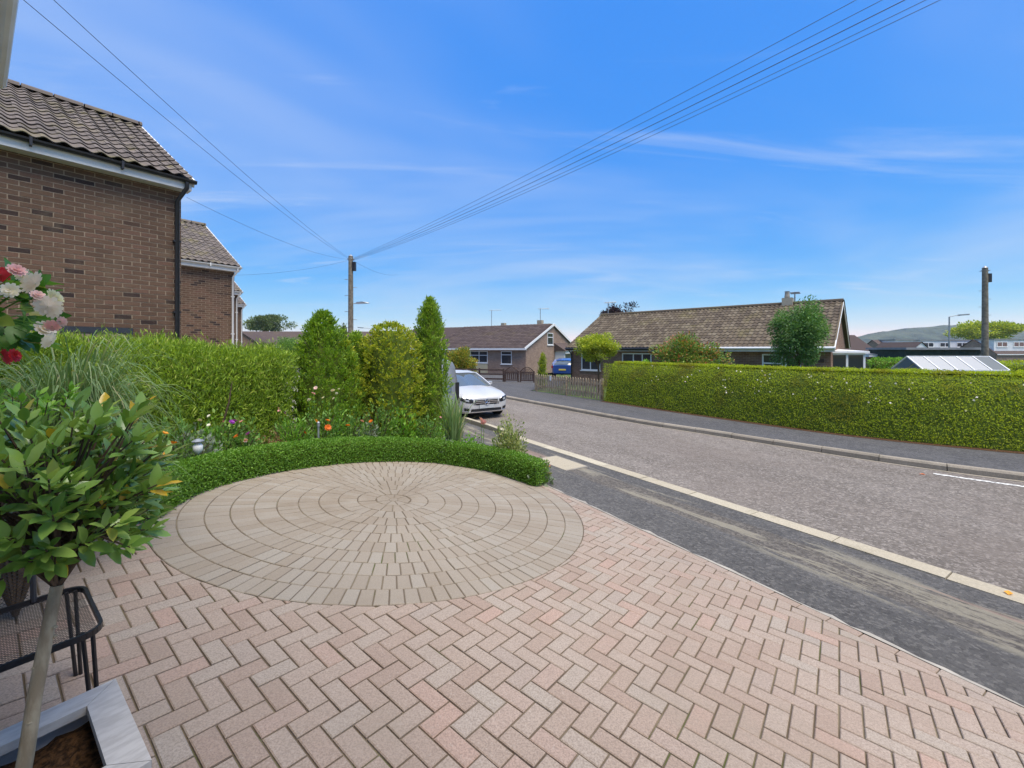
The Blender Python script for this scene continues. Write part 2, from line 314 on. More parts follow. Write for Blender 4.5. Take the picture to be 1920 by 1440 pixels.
# ------------------------------------------------------------------ geometry helpers
def tag(o, label=None, cat=None, group=None, kind=None):
    if label: o['label'] = label
    if cat: o['category'] = cat
    if group: o['group'] = group
    if kind: o['kind'] = kind
    return o
def empty(name, loc=(0, 0, 0), rz=0.0, label=None, cat=None, group=None):
    o = bpy.data.objects.new(name, None); COL.objects.link(o); o.location = loc; o.rotation_euler = (0, 0, rz)
    o.empty_display_size = .2
    return tag(o, label, cat, group)
def link_mesh(name, me, parent=None, mat=None):
    o = bpy.data.objects.new(name, me); COL.objects.link(o)
    if mat is not None and not me.materials: me.materials.append(MATS[mat])
    if parent is not None: o.parent = parent
    return o
class MB:
    def __init__(s): s.v = []; s.f = []; s.uv = {}
    def add(s, vs, fs):
        o = len(s.v); s.v += [tuple(p) for p in vs]; s.f += [tuple(i + o for i in f) for f in fs]; return s
    def box(s, x0, x1, y0, y1, z0, z1):
        return s.add([(x0, y0, z0), (x1, y0, z0), (x1, y1, z0), (x0, y1, z0), (x0, y0, z1), (x1, y0, z1), (x1, y1, z1), (x0, y1, z1)],
                     [(0, 3, 2, 1), (4, 5, 6, 7), (0, 1, 5, 4), (1, 2, 6, 5), (2, 3, 7, 6), (3, 0, 4, 7)])
    def obox(s, c, ax, ay, az):
        """box by centre and three half-axis vectors"""
        c, ax, ay, az = map(Vector, (c, ax, ay, az)); p = []
        for k in (-1, 1):
            for i, j in ((-1, -1), (1, -1), (1, 1), (-1, 1)): p.append(c + ax * i + ay * j + az * k)
        return s.add(p, [(0, 3, 2, 1), (4, 5, 6, 7), (0, 1, 5, 4), (1, 2, 6, 5), (2, 3, 7, 6), (3, 0, 4, 7)])
    def bar(s, p, q, w_, h_, up=(0, 0, 1)):
        p, q = Vector(p), Vector(q); d = (q - p); l = d.length; d.normalize(); u = Vector(up)
        sd_ = d.cross(u)
        if sd_.length < 1e-4: sd_ = d.cross(Vector((1, 0, 0)))
        sd_.normalize(); u = sd_.cross(d)
        return s.obox((p + q) / 2, d * l / 2, sd_ * w_ / 2, u * h_ / 2)
    def prism(s, poly, z0, z1):
        n = len(poly); zf = (lambda z: (lambda x, y: z) if not callable(z) else z)
        a, b = zf(z0), zf(z1)
        vs = [(x, y, a(x, y)) for x, y in poly] + [(x, y, b(x, y)) for x, y in poly]
        return s.add(vs, [tuple(range(n - 1, -1, -1)), tuple(range(n, 2 * n))] + [(i, (i + 1) % n, n + (i + 1) % n, n + i) for i in range(n)])
    def tube(s, path, r, seg=8, caps=True):
        path = [Vector(p) for p in path]; n = len(path); rs = r if isinstance(r, (list, tuple)) else [r] * n
        vs = []; prev = None
        for i, p in enumerate(path):
            d = (path[min(i + 1, n - 1)] - path[max(i - 1, 0)]).normalized()
            u = Vector((0, 0, 1)) if abs(d.z) < .9 else Vector((1, 0, 0))
            if prev is not None: u = prev
            sd_ = d.cross(u).normalized(); u2 = sd_.cross(d).normalized(); prev = u2
            for k in range(seg):
                a = 2 * PI * k / seg; vs.append(p + (sd_ * math.cos(a) + u2 * math.sin(a)) * rs[i])
        fs = [(i * seg + k, i * seg + (k + 1) % seg, (i + 1) * seg + (k + 1) % seg, (i + 1) * seg + k) for i in range(n - 1) for k in range(seg)]
        if caps: fs += [tuple(range(seg - 1, -1, -1)), tuple(range((n - 1) * seg, n * seg))]
        return s.add(vs, fs)
    def lathe(s, prof, c=(0, 0, 0), seg=16, axis='z'):
        vs = []; n = len(prof)
        for r, z in prof:
            for k in range(seg):
                a = 2 * PI * k / seg; x, y = r * math.cos(a), r * math.sin(a)
                vs.append((c[0] + x, c[1] + y, c[2] + z) if axis == 'z' else (c[0] + x, c[1] + z, c[2] + y))
        fs = [(i * seg + k, i * seg + (k + 1) % seg, (i + 1) * seg + (k + 1) % seg, (i + 1) * seg + k) for i in range(n - 1) for k in range(seg)]
        fs += [tuple(range(seg - 1, -1, -1)), tuple(range((n - 1) * seg, n * seg))]
        return s.add(vs, fs)
    def build(s, name, mat, parent=None, off=None, smooth=False, uvbox=False):
        me = bpy.data.meshes.new(name); vs = s.v
        if off is not None: vs = [(x - off[0], y - off[1], z - off[2]) for x, y, z in vs]
        me.from_pydata(vs, [], s.f); me.update()
        bm = bmesh.new(); bm.from_mesh(me); bmesh.ops.recalc_face_normals(bm, faces=bm.faces); bm.to_mesh(me); bm.free()
        if smooth:
            me.polygons.foreach_set('use_smooth', [True] * len(me.polygons))
            try: me.set_sharp_from_angle(angle=math.radians(40))
            except Exception: pass
        if uvbox:
            ul = me.uv_layers.new(name='UVMap')
            for p in me.polygons:
                nn = p.normal
                for li in p.loop_indices:
                    co = me.vertices[me.loops[li].vertex_index].co
                    if abs(nn.x) > abs(nn.y): ul.data[li].uv = (co.y, co.z)
                    else: ul.data[li].uv = (co.x, co.z)
        o = link_mesh(name, me, parent, mat); return o
def np_mesh(name, V, T, rnd=None, mat=None, parent=None, smooth=False):
    """numpy verts + equal-size faces, with a per-face random value"""
    k = T.shape[1]; me = bpy.data.meshes.new(name)
    me.vertices.add(len(V)); me.vertices.foreach_set('co', np.ascontiguousarray(V, np.float32).ravel())
    me.loops.add(T.size); me.loops.foreach_set('vertex_index', np.ascontiguousarray(T, np.int32).ravel())
    me.polygons.add(len(T)); me.polygons.foreach_set('loop_start', np.arange(0, T.size, k, dtype=np.int32))
    if rnd is not None:
        a = me.attributes.new('rnd', 'FLOAT', 'FACE'); a.data.foreach_set('value', np.ascontiguousarray(rnd, np.float32))
    me.update(calc_edges=True)
    me.polygons.foreach_set('use_smooth', np.full(len(T), bool(smooth)))
    if smooth == 'angle':
        try: me.set_sharp_from_angle(angle=math.radians(42))
        except Exception: pass
    return link_mesh(name, me, parent, mat)
def nrm(a): return a / np.maximum(np.linalg.norm(a, axis=-1, keepdims=True), 1e-9)
def leaves(name, C, AX, L, W, mat, parent=None, fold=.25, origin=(0, 0, 0), face=None, rnd=None):
    n = len(C); AX = nrm(AX); R = RNG.normal(size=(n, 3))
    if face is not None: R = R * .6 + face * 1.0
    S = nrm(np.cross(AX, R)); NN = np.cross(S, AX)
    L = np.broadcast_to(np.asarray(L, float), (n,))[:, None]; W = np.broadcast_to(np.asarray(W, float), (n,))[:, None]
    V = np.empty((n, 4, 3)); V[:, 0] = C; V[:, 1] = C + AX * L * .45 + S * W * .5 + NN * fold * W
    V[:, 2] = C + AX * L; V[:, 3] = C + AX * L * .45 - S * W * .5 + NN * fold * W
    V = V.reshape(-1, 3) - np.asarray(origin)
    b = np.arange(n)[:, None] * 4
    T = np.concatenate([b + np.array([0, 1, 2]), b + np.array([0, 2, 3])], 1).reshape(-1, 3)
    r = RNG.random(n) if rnd is None else rnd
    return np_mesh(name, V, T, np.repeat(r, 2), mat, parent, smooth=True)
def replicate(name, V0, F0, mats4, rnd, mat, parent=None):
    """many copies of a small quad mesh joined into one"""
    M = np.asarray(mats4); n = len(M); V0 = np.asarray(V0, float); F0 = np.asarray(F0, int)
    V = np.einsum('nij,kj->nki', M[:, :3, :3], V0) + M[:, None, :3, 3]
    T = (F0[None] + (np.arange(n) * len(V0))[:, None, None]).reshape(-1, F0.shape[1])
    return np_mesh(name, V.reshape(-1, 3), T, np.repeat(rnd, len(F0)), mat, parent, smooth='angle')
def at(x, y, D): return Vector(((x - 960) / FPX * D, D, CAM_Z - (y - 655) / FPX * D))
def px(p): return (960 + FPX * p[0] / p[1], 655 - FPX * (p[2] - CAM_Z) / p[1])
# frames: road (n across, t along) and house (A, B)
RN = np.array((.8426, .5387)); RT = np.array((-.5387, .8426))
def nt_(n_, t_): return (float(RN[0] * n_ + RT[0] * t_), float(RN[1] * n_ + RT[1] * t_))
TH = .66062
A2 = np.array((math.sin(TH), math.cos(TH))); B2 = np.array((-math.cos(TH), math.sin(TH)))
HROT = math.atan2(A2[1], A2[0])
def ab(a, b): return (float(A2[0] * a + B2[0] * b), float(A2[1] * a + B2[1] * b))
PA, PB, PH = .1038, .0547, CAM_Z - 1.67106
def dz(x, y): return PH - PA * x - PB * y       # height of the sloping drive
def struct(o, label): return tag(o, label, None, None, 'structure')
# ------------------------------------------------------------------ ground, road, pavements
def sheet(name, poly, z, mat, label):
    zf = z if callable(z) else (lambda x, y: z)
    me = bpy.data.meshes.new(name); me.from_pydata([(x, y, zf(x, y)) for x, y in poly], [], [tuple(range(len(poly)))]); me.update()
    if me.polygons[0].normal.z < 0: me.flip_normals()
    o = link_mesh(name, me, None, mat); return struct(o, label)
sheet('ground', [(-1600, -400), (1600, -400), (1600, 2600), (-1600, 2600)], -.14, 'lawn', 'green land reaching the horizon under the whole street')
FARK = [nt_(9.85, t) for t in (70, 45, 30, 22, 15.4, 11.5, 8.4)] + [(5.0, 10.98), (5.97, 9.72), (7.2, 8.2), (8.52, 7.0), (10.2, 5.95), (12.4, 5.0), (16, 4.1), (24, 3.1)]
def smooth_poly(pts, n=3):
    for _ in range(n):
        q = [pts[0]]
        for a, b in zip(pts[:-1], pts[1:]):
            q += [(a[0] * .75 + b[0] * .25, a[1] * .75 + b[1] * .25), (a[0] * .25 + b[0] * .75, a[1] * .25 + b[1] * .75)]
        q.append(pts[-1]); pts = q
    return pts
FARK = smooth_poly(FARK, 2)
def resample(pts, step):
    out_ = [pts[0]]; acc = 0.0
    for a, b in zip(pts[:-1], pts[1:]):
        a = np.array(a, float); b = np.array(b, float); l = np.linalg.norm(b - a); d = step - acc
        while d <= l:
            out_.append(tuple(a + (b - a) * d / l)); d += step
        acc = (acc + l) % step if l else acc
    return out_
def offset(pts, d):
    P = np.array(pts, float); T = np.gradient(P, axis=0); T = T / np.linalg.norm(T, axis=1)[:, None]
    return [tuple(p) for p in P + d * np.stack([-T[:, 1], T[:, 0]], 1)]
# walking along FARK from far to near the road is on the right-hand side, the far pavement on the left (+offset)
sheet('road', [nt_(5.86, 70), nt_(5.86, -16), (24, -14)] + FARK[::-1], 0.0, 'road_asphalt', 'grey brown asphalt carriageway of the residential street')
HEDGE_FRONT = smooth_poly([(3.69, 16.94), (5.72, 13.69), (7.0, 11.75), (8.26, 10.05), (10.24, 8.5), (12.6, 7.35), (16, 6.45), (24, 5.5)], 2)
PAVE_BACK = [nt_(12.3, 70), nt_(12.3, 40), nt_(12.28, 20)] + HEDGE_FRONT
sheet('far_pavement', offset(FARK, .12) + [(x + .05, y + .05) for x, y in PAVE_BACK[::-1]], .118, 'pavement_far', 'dark asphalt pavement along the far side of the street')
sheet('verge_soil', offset(HEDGE_FRONT, -.22) + offset(HEDGE_FRONT, .9)[::-1], .124, 'soil', 'strip of bare brown soil at the foot of the long hedge')
sheet('side_drive', [nt_(12.28, 17.6), nt_(12.28, 46), nt_(20, 40), (4.0, 30.5), (2.9, 24.2)], .112, 'pavement_far', 'asphalt apron in front of the arched gates')
sheet('front_lawn', [nt_(12.4, 2), nt_(12.4, 17.5), (2.6, 24.6), (4.5, 26.5), (20, 14), (24, 7)], .10, 'lawn', 'grass in front of the long bungalow behind the fence')
sheet('gutter_strip', offset(FARK, -.09) + offset(FARK, -.01)[::-1], .004, 'kerb_stone_grey', 'pale concrete channel along the foot of the far kerb')
def pave_z(x, y):
    n_ = RN[0] * x + RN[1] * y; t_ = RT[0] * x + RT[1] * y
    e = .064 + .0098 * max(-8, min(10, t_)); k = min(1, max(0, (n_ - 3.9) / 1.7))
    return e * (1 - k) + .018 * k
mb = MB(); ts = list(np.linspace(-16, 12, 15)) + [20, 34, 60]
for i in range(len(ts) - 1):
    q = [nt_(3.93, ts[i]), nt_(3.93, ts[i + 1]), nt_(5.62, ts[i + 1]), nt_(5.62, ts[i])]
    mb.add([(x, y, pave_z(x, y)) for x, y in q], [(0, 1, 2, 3)])
struct(mb.build('near_pavement', 'pavement_asphalt'), 'patched dark asphalt pavement between the block paved drive and the street')
sheet('neighbour_drive', [nt_(-6, 8.6), nt_(3.92, 8.6), nt_(3.92, 40), nt_(-6, 40)], .135, 'concrete', 'concrete parking area beyond the conifers')
# white line beside the far kerb
wl = resample(smooth_poly([(7.45, 7.45), (8.0, 6.9), (9.0, 6.1), (10.2, 5.35), (11.6, 4.75)], 2), .25)
mb = MB(); o1, o2 = offset(wl, .05), offset(wl, -.05)
for i in range(len(wl) - 1): mb.add([(*o1[i], .005), (*o1[i + 1], .005), (*o2[i + 1], .005), (*o2[i], .005)], [(0, 1, 2, 3)])
struct(mb.build('road_marking', 'white_paint'), 'worn white line painted beside the far kerb')
# kerbs: every stone its own piece
far_kerb = struct(empty('far_kerb'), 'raised grey kerb along the far side of the street')
ks = resample(FARK, .93)
for i in range(len(ks) - 1):
    a, b = Vector((*ks[i], 0)), Vector((*ks[i + 1], 0))
    if a.y > 45 or b.x > 20: continue
    d = (b - a).normalized(); l = (b - a).length; s_ = Vector((-d.y, d.x, 0)); L2 = l / 2 - .006
    jit = random.uniform(-.006, .006)
    prof = [(-.005, -.06), (.0, .085 + jit), (.03, .118 + jit), (.125, .122 + jit), (.125, -.06)]
    mbk = MB(); vs = []
    for e in (-L2, L2):
        for u_, z_ in prof: vs.append(Vector((e, u_, z_)))
    mbk.add(vs, [(0, 1, 2, 3, 4), (9, 8, 7, 6, 5)] + [(k, (k + 1) % 5, 5 + (k + 1) % 5, 5 + k) for k in range(5)])
    o = mbk.build('kerb_stone', 'kerb_stone_grey', far_kerb)
    o.location = (a + b) / 2; o.rotation_euler = (0, 0, math.atan2(d.y, d.x) + random.uniform(-.006, .006))
near_kerb = struct(empty('near_kerb'), 'pale dropped kerb laid flush beside the patched pavement')
t0 = -8.0
for i in range(34):
    t1 = t0 + .915; raised = min(1, max(0, (t0 - 8.6) / 1.0)); raised2 = min(1, max(0, (t1 - 8.6) / 1.0))
    mbk = MB(); vs = []
    for tt, rr in ((t0 + .006, raised), (t1 - .006, raised2)):
        z_ = .026 + .075 * rr + random.uniform(-.003, .003)
        for n_, zz_ in ((5.862, -.05), (5.858, z_ - .014), (5.84, z_), (5.62 + .10 * rr, z_ + .002), (5.615 + .10 * rr, -.05)):
            vs.append((*nt_(n_, tt), zz_))
    mbk.add(vs, [(0, 1, 2, 3, 4), (9, 8, 7, 6, 5)] + [(k, (k + 1) % 5, 5 + (k + 1) % 5, 5 + k) for k in range(5)])
    mbk.build('kerb_stone', 'kerb_stone', near_kerb); t0 = t1
# cream cover set in the pavement
ic = empty('inspection_cover', (*nt_(5.04, 6.2), 0), math.atan2(RT[1], RT[0]), 'cream concrete access cover set flush in the dark pavement', 'cover')
zc = pave_z(*nt_(5.04, 6.2)); mb = MB(); mb.box(-.46, .46, -.27, .27, zc - .05, zc + .012); mb.build('frame', 'concrete', ic)
mb = MB(); mb.box(-.435, .435, -.245, .245, zc - .04, zc + .017); mb.build('lid', 'kerb_stone', ic)

# ------------------------------------------------------------------ block paved drive
N3 = Vector((PA, PB, 1)).normalized()
A3 = Vector((A2[0], A2[1], -(PA * A2[0] + PB * A2[1]))).normalized(); B3 = N3.cross(A3).normalized()
O3 = Vector((-1.3115, 1.98516, dz(-1.3115, 1.98516)))
RM = Matrix((A3, B3, N3)).transposed()
WC = .1025
def pl(a, b, h=0): return O3 + A3 * a + B3 * b + N3 * h
def to_pl(x, y):
    d = Vector((x, y, dz(x, y))) - O3; return d.dot(A3), d.dot(B3)
struct(sheet('driveway', [nt_(3.925, -9), nt_(3.925, 7.6), (-2.2, 9.6), ab(3.2, 9.2), ab(-.4, 9.2), ab(-.4, -9)], lambda x, y: dz(x, y) - .011, 'joint_sand', ''), 'sloping drive of pink herringbone block pavers')
DRIVE = bpy.data.objects['driveway']
cc = to_pl(-1.42, 5.05); RING = .205; NR = 11; RAD = RING * NR
CIRC = sheet('paving_circle', [(pl(cc[0] + RAD * math.cos(a), cc[1] + RAD * math.sin(a)).x, pl(cc[0] + RAD * math.cos(a), cc[1] + RAD * math.sin(a)).y) for a in np.linspace(0, 2 * PI, 73)[:-1]], lambda x, y: dz(x, y) - .0075, 'joint_sand', 'large circle of buff block pavers set in the pink drive')
def half_clip(poly, f):
    """keep f >= 0"""
    out_ = []
    for i in range(len(poly)):
        p, q = poly[i], poly[(i + 1) % len(poly)]; fp, fq = f(p), f(q)
        if fp >= 0: out_.append(p)
        if (fp >= 0) != (fq >= 0):
            k = fp / (fp - fq); out_.append((p[0] + (q[0] - p[0]) * k, p[1] + (q[1] - p[1]) * k))
    return out_
def area(p): return .5 * abs(sum(p[i][0] * p[(i + 1) % len(p)][1] - p[(i + 1) % len(p)][0] * p[i][1] for i in range(len(p))))
def ccw(p):
    s = sum(p[i][0] * p[(i + 1) % len(p)][1] - p[(i + 1) % len(p)][0] * p[i][1] for i in range(len(p))); return p if s > 0 else p[::-1]
def inset(p, c):
    n = len(p); out_ = []
    for i in range(n):
        a, b, d = Vector(p[i - 1]), Vector(p[i]), Vector(p[(i + 1) % n])
        e1, e2 = (b - a), (d - b)
        if e1.length < 1e-6 or e2.length < 1e-6: out_.append(tuple(b)); continue
        e1.normalize(); e2.normalize()
        n1, n2 = Vector((-e1.y, e1.x)), Vector((-e2.y, e2.x)); k = 1 + n1.dot(n2)
        out_.append(tuple(b + (n1 + n2) * (c / max(k, .35))))
    return out_
def block_geo(poly, ch=.0045, dep=.012):
    n = len(poly); q = inset(poly, ch)
    vs = [(x, y, -dep) for x, y in poly] + [(x, y, -.0042) for x, y in poly] + [(x, y, 0) for x, y in q]
    fs = [tuple(range(2 * n, 3 * n))]
    for k in (0, n): fs += [(k + i, k + (i + 1) % n, k + n + (i + 1) % n, k + n + i) for i in range(n)]
    return vs, fs
def n_of(p):
    v_ = pl(p[0], p[1]); return RN[0] * v_.x + RN[1] * v_.y
blocks = []     # (polygon in plane coordinates, full?, kind)
g = .0042
for i in range(-40, 60):
    for j in range(-16, 26):
        al, be = i + 2 * j, -i + 2 * j
        for k, (a0, a1, b0, b1) in enumerate(((al - 2, al, be - 1, be), (al - 3, al - 2, be - 2, be))):
            P = [(a0 * WC + g, b0 * WC + g), (a1 * WC - g, b0 * WC + g), (a1 * WC - g, b1 * WC - g), (a0 * WC + g, b1 * WC - g)]
            c = ((a0 + a1) / 2 * WC, (b0 + b1) / 2 * WC); wv = pl(*c)
            A_, B_ = A2[0] * wv.x + A2[1] * wv.y, B2[0] * wv.x + B2[1] * wv.y
            if A_ < -.28 or B_ > 5.3 or A_ > 6.4 or B_ < -4.2 or wv.y < .35: continue
            q = px(wv)
            if not (-900 < q[0] < 2500 and q[1] < 2100): continue
            full = True
            dc = math.hypot(c[0] - cc[0], c[1] - cc[1])
            if dc < RAD - .12: continue
            if min(math.hypot(x - cc[0], y - cc[1]) for x, y in P) < RAD + .003:
                ux, uy = (c[0] - cc[0]) / dc, (c[1] - cc[1]) / dc
                P = half_clip(P, lambda p: (p[0] - cc[0]) * ux + (p[1] - cc[1]) * uy - RAD - .003); full = False
            if len(P) > 2 and max(n_of(p) for p in P) > 3.795:
                P = half_clip(P, lambda p: 3.795 - n_of(p)); full = False
            if len(P) < 3 or area(P) < 4e-4: continue
            blocks.append((ccw(P), full, k))
# stretcher course along the pavement edge
for i in range(-30, 40):
    tt = i * .206; q = [nt_(3.80, tt + .003), nt_(3.80, tt + .203), nt_(3.897, tt + .203), nt_(3.897, tt + .003)]
    if nt_(3.85, tt)[1] < .4: continue
    if px((*nt_(3.85, tt), .1))[0] > 2500 or tt > 5.6: continue
    blocks.append((ccw([to_pl(*p) for p in q]), False, 2))
ring_blocks = []
for k in range(NR):
    r0, r1 = RING * k + .0042, RING * (k + 1) - .0042
    if k == 0: r0 = .055
    nb = max(9, round(2 * PI * (k + .5) * RING / .104)); ph = random.uniform(0, 1)
    for m_ in range(nb):
        a0 = 2 * PI * (m_ + ph) / nb; a1 = 2 * PI * (m_ + 1 + ph) / nb; e0, e1 = .0042 / max(r0, .06), .0042 / r1
        P = [(cc[0] + r0 * math.cos(a0 + e0), cc[1] + r0 * math.sin(a0 + e0)), (cc[0] + r1 * math.cos(a0 + e1), cc[1] + r1 * math.sin(a0 + e1)),
             (cc[0] + r1 * math.cos(a1 - e1), cc[1] + r1 * math.sin(a1 - e1)), (cc[0] + r0 * math.cos(a1 - e0), cc[1] + r0 * math.sin(a1 - e0))]
        ring_blocks.append((ccw(P), False, 0))
ring_blocks.append(([(cc[0] + .05 * math.cos(a), cc[1] + .05 * math.sin(a)) for a in np.linspace(0, 2 * PI, 11)[:-1]], False, 0))
def px_area(P):
    q = [px(pl(*p)) for p in P]; m_ = (sum(p[0] for p in q) / len(q), sum(p[1] for p in q) / len(q))
    ins = -10 < m_[0] < 1930 and m_[1] < 1450
    return area(q) * (1 if ins else 1e-4)
def lay(blocks, parent, mat, single, mass):
    order = sorted(range(len(blocks)), key=lambda i: -px_area(blocks[i][0])); shared = {}
    mbm = MB(); rn = []
    for rank, i in enumerate(order):
        P, full, kind = blocks[i]; c = (sum(p[0] for p in P) / len(P), sum(p[1] for p in P) / len(P))
        hj = random.gauss(0, .0012); tx, ty = random.gauss(0, .006), random.gauss(0, .006)
        if rank < 300:
            if full and kind in shared: me = shared[kind]
            else:
                vs, fs = block_geo([(x - c[0], y - c[1]) for x, y in P]); me = bpy.data.meshes.new(single); me.from_pydata(vs, [], fs); me.update()
                me.materials.append(MATS[mat])
                if full: shared[kind] = me
            o = bpy.data.objects.new(single, me); COL.objects.link(o); o.parent = parent
            o.matrix_local = Matrix.Translation(pl(c[0], c[1], hj)) @ RM.to_4x4() @ Euler((tx, ty, random.gauss(0, .003))).to_matrix().to_4x4()
        else:
            vs, fs = block_geo([(x - c[0], y - c[1]) for x, y in P])
            M4 = Matrix.Translation(pl(c[0], c[1], hj)) @ RM.to_4x4() @ Euler((tx, ty, 0)).to_matrix().to_4x4()
            mbm.add([M4 @ Vector(v_) for v_ in vs], fs); rn += [random.random()] * len(fs)
    if rn:
        me = bpy.data.meshes.new(mass); me.from_pydata(mbm.v, [], mbm.f); me.update()
        at_ = me.attributes.new('rnd', 'FLOAT', 'FACE'); at_.data.foreach_set('value', rn)
        tag(link_mesh(mass, me, parent, mat), kind='stuff')
lay(blocks, DRIVE, 'paver_pink', 'paver', 'distant_pavers')
lay(ring_blocks, CIRC, 'paver_buff', 'paver', 'distant_pavers')
# ragged mortar haunching between the edge course and the pavement
mb = MB(); prev = None
for i in range(-40, 62):
    tt = i * .12; wv = .022 + .03 * abs(math.sin(i * 1.7) * math.sin(i * .37 + 1)) + random.uniform(-.012, .02)
    a_, b_ = nt_(3.90, tt), nt_(3.90 + wv, tt + random.uniform(-.03, .03)); z_ = dz(*a_) + .002
    cur = [(*a_, z_), (*b_, pave_z(*b_) + .006)]
    if prev: mb.add([prev[0], prev[1], cur[1], cur[0]], [(0, 1, 2, 3)])
    prev = cur
struct(mb.build('mortar_edging', 'concrete'), 'ragged pale mortar strip along the edge of the drive')

# a few fallen leaves
for (lx, ly, lz, lab) in ((*nt_(10.05, 2.35), .008, 'fallen orange leaf lying by the far kerb'), (*nt_(5.75, .78), .032, 'fallen yellow leaf on the pale near kerb')):
    m = MB(); m.add([(-.05, 0, 0), (-.015, .028, .008), (.05, 0, .002), (-.015, -.028, .01), (0, 0, .002)], [(0, 4, 1), (1, 4, 2), (2, 4, 3), (3, 4, 0)])
    o = m.build('fallen_leaf', 'petal_orange'); o.location = (lx, ly, lz); o.rotation_euler = (0, 0, lx * 3); tag(o, lab, 'leaf')
# ------------------------------------------------------------------ brick houses on the near side
def box_geo(x0, x1, y0, y1, z0, z1):
    V = [(x0, y0, z0), (x1, y0, z0), (x1, y1, z0), (x0, y1, z0), (x0, y0, z1), (x1, y0, z1), (x1, y1, z1), (x0, y1, z1)]
    return V, [(0, 3, 2, 1), (4, 5, 6, 7), (0, 1, 5, 4), (1, 2, 6, 5), (2, 3, 7, 6), (3, 0, 4, 7)]
def tile_geo(wd=.2, ln=.37, amp=.022, seg=7, th=.016):
    """S-shaped interlocking tile; x across, y up the slope, z proud of the roof plane; lower edge lifted"""
    V = []; F = []
    for e, (y, dzt) in enumerate(((0, .030), (ln, .004))):
        for s in range(seg + 1):
            u = s / seg; z = amp * math.sin(2 * PI * u + .6)
            V.append((u * wd * 1.04, y, z + dzt))
    n = seg + 1
    for s in range(seg): F.append((s, s + 1, n + s + 1, n + s))
    for s in range(n): V.append((V[s][0], .004, V[s][2] - th))
    for s in range(seg): F.append((2 * n + s, 2 * n + s + 1, s + 1, s))
    return V, F
def tiled_slope(parent, root_m, x0, x1, y_e, z_e, y_r, z_r, tile, mat, wd, gauge, limit, single='tile', mass='distant_tiles', jig=.004):
    """tiles on one slope of a roof, eaves at (y_e,z_e), ridge at (y_r,z_r), local frame of the house"""
    up = Vector((0, y_r - y_e, z_r - z_e)); SL = up.length; up.normalize(); ex = Vector((1, 0, 0)) if y_r > y_e else Vector((-1, 0, 0))
    nn = ex.cross(up); R4 = Matrix((ex, up, nn)).transposed().to_4x4()
    rows = int(SL / gauge); gauge = SL / rows; cols = int((x1 - x0) / wd); xs = x0 if ex.x > 0 else x1
    V, F = tile; items = []
    for r in range(rows):
        for c in range(cols):
            loc = Vector((xs, y_e, z_e)) + ex * (c * wd) + up * (r * gauge) + nn * random.uniform(0, jig)
            M4 = Matrix.Translation(loc) @ R4 @ Euler((random.gauss(0, .006), random.gauss(0, .008), random.gauss(0, .006))).to_matrix().to_4x4()
            wp = root_m @ loc; q = px(wp) if wp.y > .2 else (-9e3, 0)
            sc = 1 / max(wp.y, .2) if (-15 < q[0] < 1930 and q[1] > -15) else 0
            items.append((sc, M4))
    items.sort(key=lambda k: -k[0]); me = None
    k = 0
    if limit:
        me = bpy.data.meshes.new(single); me.from_pydata(V, [], F); me.update(); me.materials.append(MATS[mat])
        me.polygons.foreach_set('use_smooth', [True] * len(me.polygons))
        try: me.set_sharp_from_angle(angle=math.radians(45))
        except Exception: pass
        for sc, M4 in items[:limit]:
            if sc <= 0: break
            o = bpy.data.objects.new(single, me); COL.objects.link(o); o.parent = parent; o.matrix_local = M4; k += 1
    rest = [np.array(M4) for sc, M4 in items[k:]]
    if rest: tag(replicate(mass, V, F, rest, RNG.random(len(rest)), mat, parent), kind='stuff')
